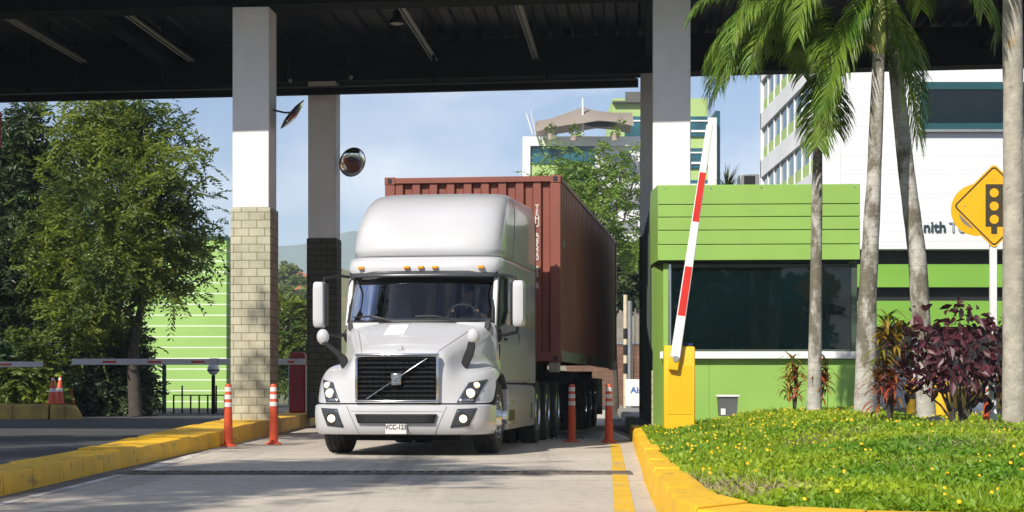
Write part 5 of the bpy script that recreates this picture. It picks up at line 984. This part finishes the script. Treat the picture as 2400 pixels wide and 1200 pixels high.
tree('airy_tree', 'light green airy tree rising behind the right end of the container', P(1445, 970, 60), [P(1445, 970, 60), P(1440, 800, 60), P(1425, 640, 60), P(1420, 560, 60)],
     PB([(1345, 410, 40, 0), (1300, 405, 22, .5), (1395, 420, 52, 0), (1455, 385, 45, 0), (1375, 490, 55, -.5), (1450, 480, 60, 0), (1475, 570, 40, 0), (1420, 570, 50, 0), (1345, 440, 40, 0), (1480, 430, 35, 0)], 60), 560, leaf_c, .75, 8, .16, .06, clumps=60, br=.1)
bush('dark spiky bush behind the banded pole right of the container', [(1482, 620, 34, 0), (1470, 680, 26, 0), (1495, 670, 30, 0)], 78, 300, leaf_b, 'bushes behind the gate', .3)
tree('slim_tree', 'slim green tree between the two left columns before the far hill', P(692, 970, 80), [P(692, 970, 80), P(690, 860, 80), P(694, 780, 80)], PB([(690, 750, 35, 0), (703, 820, 42, 0), (672, 800, 36, 0), (685, 880, 45, 0), (715, 740, 25, 0), (668, 715, 22, 0)], 80), 620, leaf_a, .8, 7, .2, .09, br=.1)
for i, (px, py, r, D, lb) in enumerate(((676, 640, 20, 300, 'round tree on the hill top left of the orange house'), (700, 665, 14, 290, 'small tree between the houses on the hill'), (668, 690, 16, 280, 'dark tree beside the pale column on the hill'), (728, 690, 18, 275, 'tree on the hill next to the dark column'))):
    tree('hill_tree', lb, P(px, py+r*1.6, D), [P(px, py+r*1.6, D), P(px, py, D)], PB([(px, py, r, 0), (px+r*.6, py+r*.3, r*.7, 0), (px-r*.6, py+r*.4, r*.7, 0)], D), 120, leaf_a, 1.2, 5, .6, .4, 'tree', 'trees on the far hill', .15)
# ================= garden shrubs =================
def shrub_leaves(name, m, par, centres, n, ll, lw, b):
    C, d_ = blobs_points([(x-b.x, y-b.y, z-b.z, r) for x, y, z, r in centres], n); dr = d_*.7+RNG.normal(size=(n, 3))*.5; dr[:, 2] -= .35; dr /= np.linalg.norm(dr, axis=1)[:, None]
    # each leaf is a folded blade of four faces that bends down at the tip
    V = []; Q = []
    for c, q in zip(C, dr):
        c, q = Vector(c), Vector(q); l = ll*random.uniform(.6, 1.2); w_ = lw*l/ll; s = q.cross(Vector(RNG.normal(size=3))).normalized(); nn = s.cross(q); a = len(V)
        p1, p2, p3 = c+q*l*.35, c+q*l*.7-Vector((0, 0, .06*l)), c+q*l-Vector((0, 0, .2*l))
        V += [tuple(c), tuple(p1+s*w_*.5+nn*w_*.15), tuple(p1), tuple(p1-s*w_*.5+nn*w_*.15), tuple(p2+s*w_*.36+nn*w_*.1), tuple(p2), tuple(p2-s*w_*.36+nn*w_*.1), tuple(p3)]
        Q += [(a, a+1, a+2), (a, a+2, a+3), (a+1, a+4, a+5, a+2), (a+2, a+5, a+6, a+3), (a+4, a+7, a+5), (a+5, a+7, a+6)]
    return raw(name, V, Q, m, par)
b = P(2248, 1008, 21.9); b.z = zg(b.x, 21.9); sh = thing('burgundy_shrub', 'large shrub with drooping burgundy leaves in front of the sign pole', 'shrub', b)
cs = PB([(2130, 800, 50, 0), (2195, 810, 62, .1), (2255, 760, 52, 0), (2300, 830, 62, 0), (2240, 860, 60, -.2), (2335, 765, 32, .1), (2125, 885, 36, 0), (2325, 905, 45, 0), (2250, 712, 22, 0), (2180, 880, 45, 0), (2345, 850, 35, 0), (2150, 740, 22, 0)], 21.9)
shrub_leaves('foliage', purple, sh, cs, 640, .15, .08, b); m_ = MB()
for x, y, z, r in cs: e = Vector((x, y, z))-b; m_.tube([(random.uniform(-.06, .06), random.uniform(-.05, .05), -.05), e*.35+Vector((0, 0, .08)), e], [.018, .013, .006], 6)
m_.build('stems', bark, sh)
def strap_plant(label, base, heads, n, ll, lw, m, m2=None):
    b = Vector(base); t = thing('croton_plant', label, 'plant', base, 0, 'crotons in the garden'); st_ = MB()
    for hx, hy, D, mm in heads:
        h = P(hx, hy, D)-b; st_.tube([(0, 0, -.05), h*.5+Vector((.02, 0, 0)), h], [.016, .012, .009], 6); V = []; Q = []
        for i in range(n):
            az = random.uniform(0, 2*math.pi); e = random.uniform(-.1, 1.3); l = ll*random.uniform(.7, 1.15); c = h-Vector((0, 0, random.random()**1.6*.38)); a = len(V); hv = Vector((math.cos(az), math.sin(az), 0)); s = Vector((-math.sin(az), math.cos(az), 0)); q = c.copy(); K = 5
            for k in range(K+1):
                w_ = lw*(math.sin(math.pi*(.12+.86*k/K)))*.5; V += [tuple(q+s*w_), tuple(q-s*w_)]; e2 = e-1.5*(k/K); q = q+(hv*math.cos(e2)+Vector((0, 0, math.sin(e2))))*l/K
                if k: Q.append((a+2*k-2, a+2*k-1, a+2*k+1, a+2*k))
        raw('leaf_head', V, Q, mm, t)
    st_.build('stems', bark, t); return t
strap_plant('tall orange and yellow croton between the straight palm and the leaning palm', (P0(2085, 21.8), 21.8, zg(P0(2085, 21.8), 21.8)), [(2080, 738, 21.8, croton), (2100, 775, 21.7, croton), (2062, 800, 21.8, croton), (2078, 850, 21.8, crotonred), (2098, 880, 21.7, crotonred), (2060, 895, 21.9, crotonred)], 40, .36, .036, croton)
strap_plant('small orange tipped croton left of the slim palm trunk by the booth wall', (P0(1862, 26.3), 26.3, zg(P0(1862, 26.3), 26.3)), [(1858, 842, 26.3, croton), (1868, 870, 26.2, crotonred), (1848, 885, 26.3, croton)], 40, .30, .034, croton)
strap_plant('small reddish croton just right of the slim palm trunk by the booth wall', (P0(1918, 26.1), 26.1, zg(P0(1918, 26.1), 26.1)), [(1916, 845, 26.1, crotonred), (1936, 855, 26.2, croton), (1926, 885, 26.1, crotonred)], 40, .30, .034, croton)
b = P(1704, 437, 32.2); b.z = 4.41; t = thing('roof_plant', 'small spiky dark plant showing over the booth roof', 'plant', b); V = []; Q = []
for i in range(46):
    az, e = random.uniform(0, 6.28), random.uniform(.1, 1.4); d_ = Vector((math.cos(az)*math.cos(e), math.sin(az)*math.cos(e), math.sin(e))); s = Vector((-math.sin(az), math.cos(az), 0))*.022; l = random.uniform(.36, .58); a = len(V); z0 = Vector((0, 0, .06)); V += [tuple(z0+s), tuple(z0-s), tuple(z0+d_*l)]; Q.append((a, a+1, a+2))
raw('leaves', V, Q, leaf_b, t); MB().lathe([(.09, 0), (.11, .1), (.1, .1), (.02, .09)], (0, 0, 0)).build('pot', stone, t)
for px, py, lb in ((1292, 320, 'leftmost green potted palm on the far roof terrace'), (1345, 322, 'green potted plant beside the tent mast on the far terrace'), (1442, 322, 'green potted plant under the right end of the tent')):
    p = P(px, py, 162); t = thing('terrace_plant', lb, 'plant', p, 0, 'plants on the far terrace'); C, d_ = blobs_points([(0, 0, .6, .4)], 60); V, Q = leaves(C, d_, .4, .16); raw('foliage', V, Q, leaf_a, t); MB().cyl((0, 0, -.3), (0, 0, .3), .3).build('pot', stone, t)

for i, (x, y, lb) in enumerate(((-10, -16, 'round dark tree across the street, leftmost of the row behind the view'), (4.5, -16, 'broad dark tree across the street facing the booth'), (20, -17, 'dark tree across the street at the far right of the row'), (-19, -18, 'dark tree across the street at the far left of the row'))):
    tree('street_tree', lb, (x, y, 0), [(x, y, 0), (x+.2, y, 1.6), (x, y+.2, 3)], [(x+dx, y+dy, z, r) for dx, dy, z, r in ((0, 0, 5.2, 2.4), (2.2, .6, 4.2, 2.0), (-2.2, -.4, 4.4, 2.0), (.4, .8, 2.6, 1.8), (2.4, -.5, 2.2, 1.6), (-2.3, .6, 2.1, 1.6))], 1100, leaf_b, 1.1, 5, .4, .22, group='street trees behind the view', br=.22)
# ================= haze =================
hz = bpy.data.materials.new('haze'); hz.use_nodes = True; hn = hz.node_tree; hn.nodes.remove(hn.nodes['Principled BSDF']); pv = hn.nodes.new('ShaderNodeVolumePrincipled')
pv.inputs['Color'].default_value = (.74, .87, 1.0, 1); pv.inputs['Density'].default_value = .00028; pv.inputs['Anisotropy'].default_value = -.3; hn.links.new(pv.outputs[0], hn.nodes['Material Output'].inputs['Volume'])
kind(MB().box(-1500, 1200, -560, 3350, -3, 260).build('haze', hz, smooth=False), 'stuff')
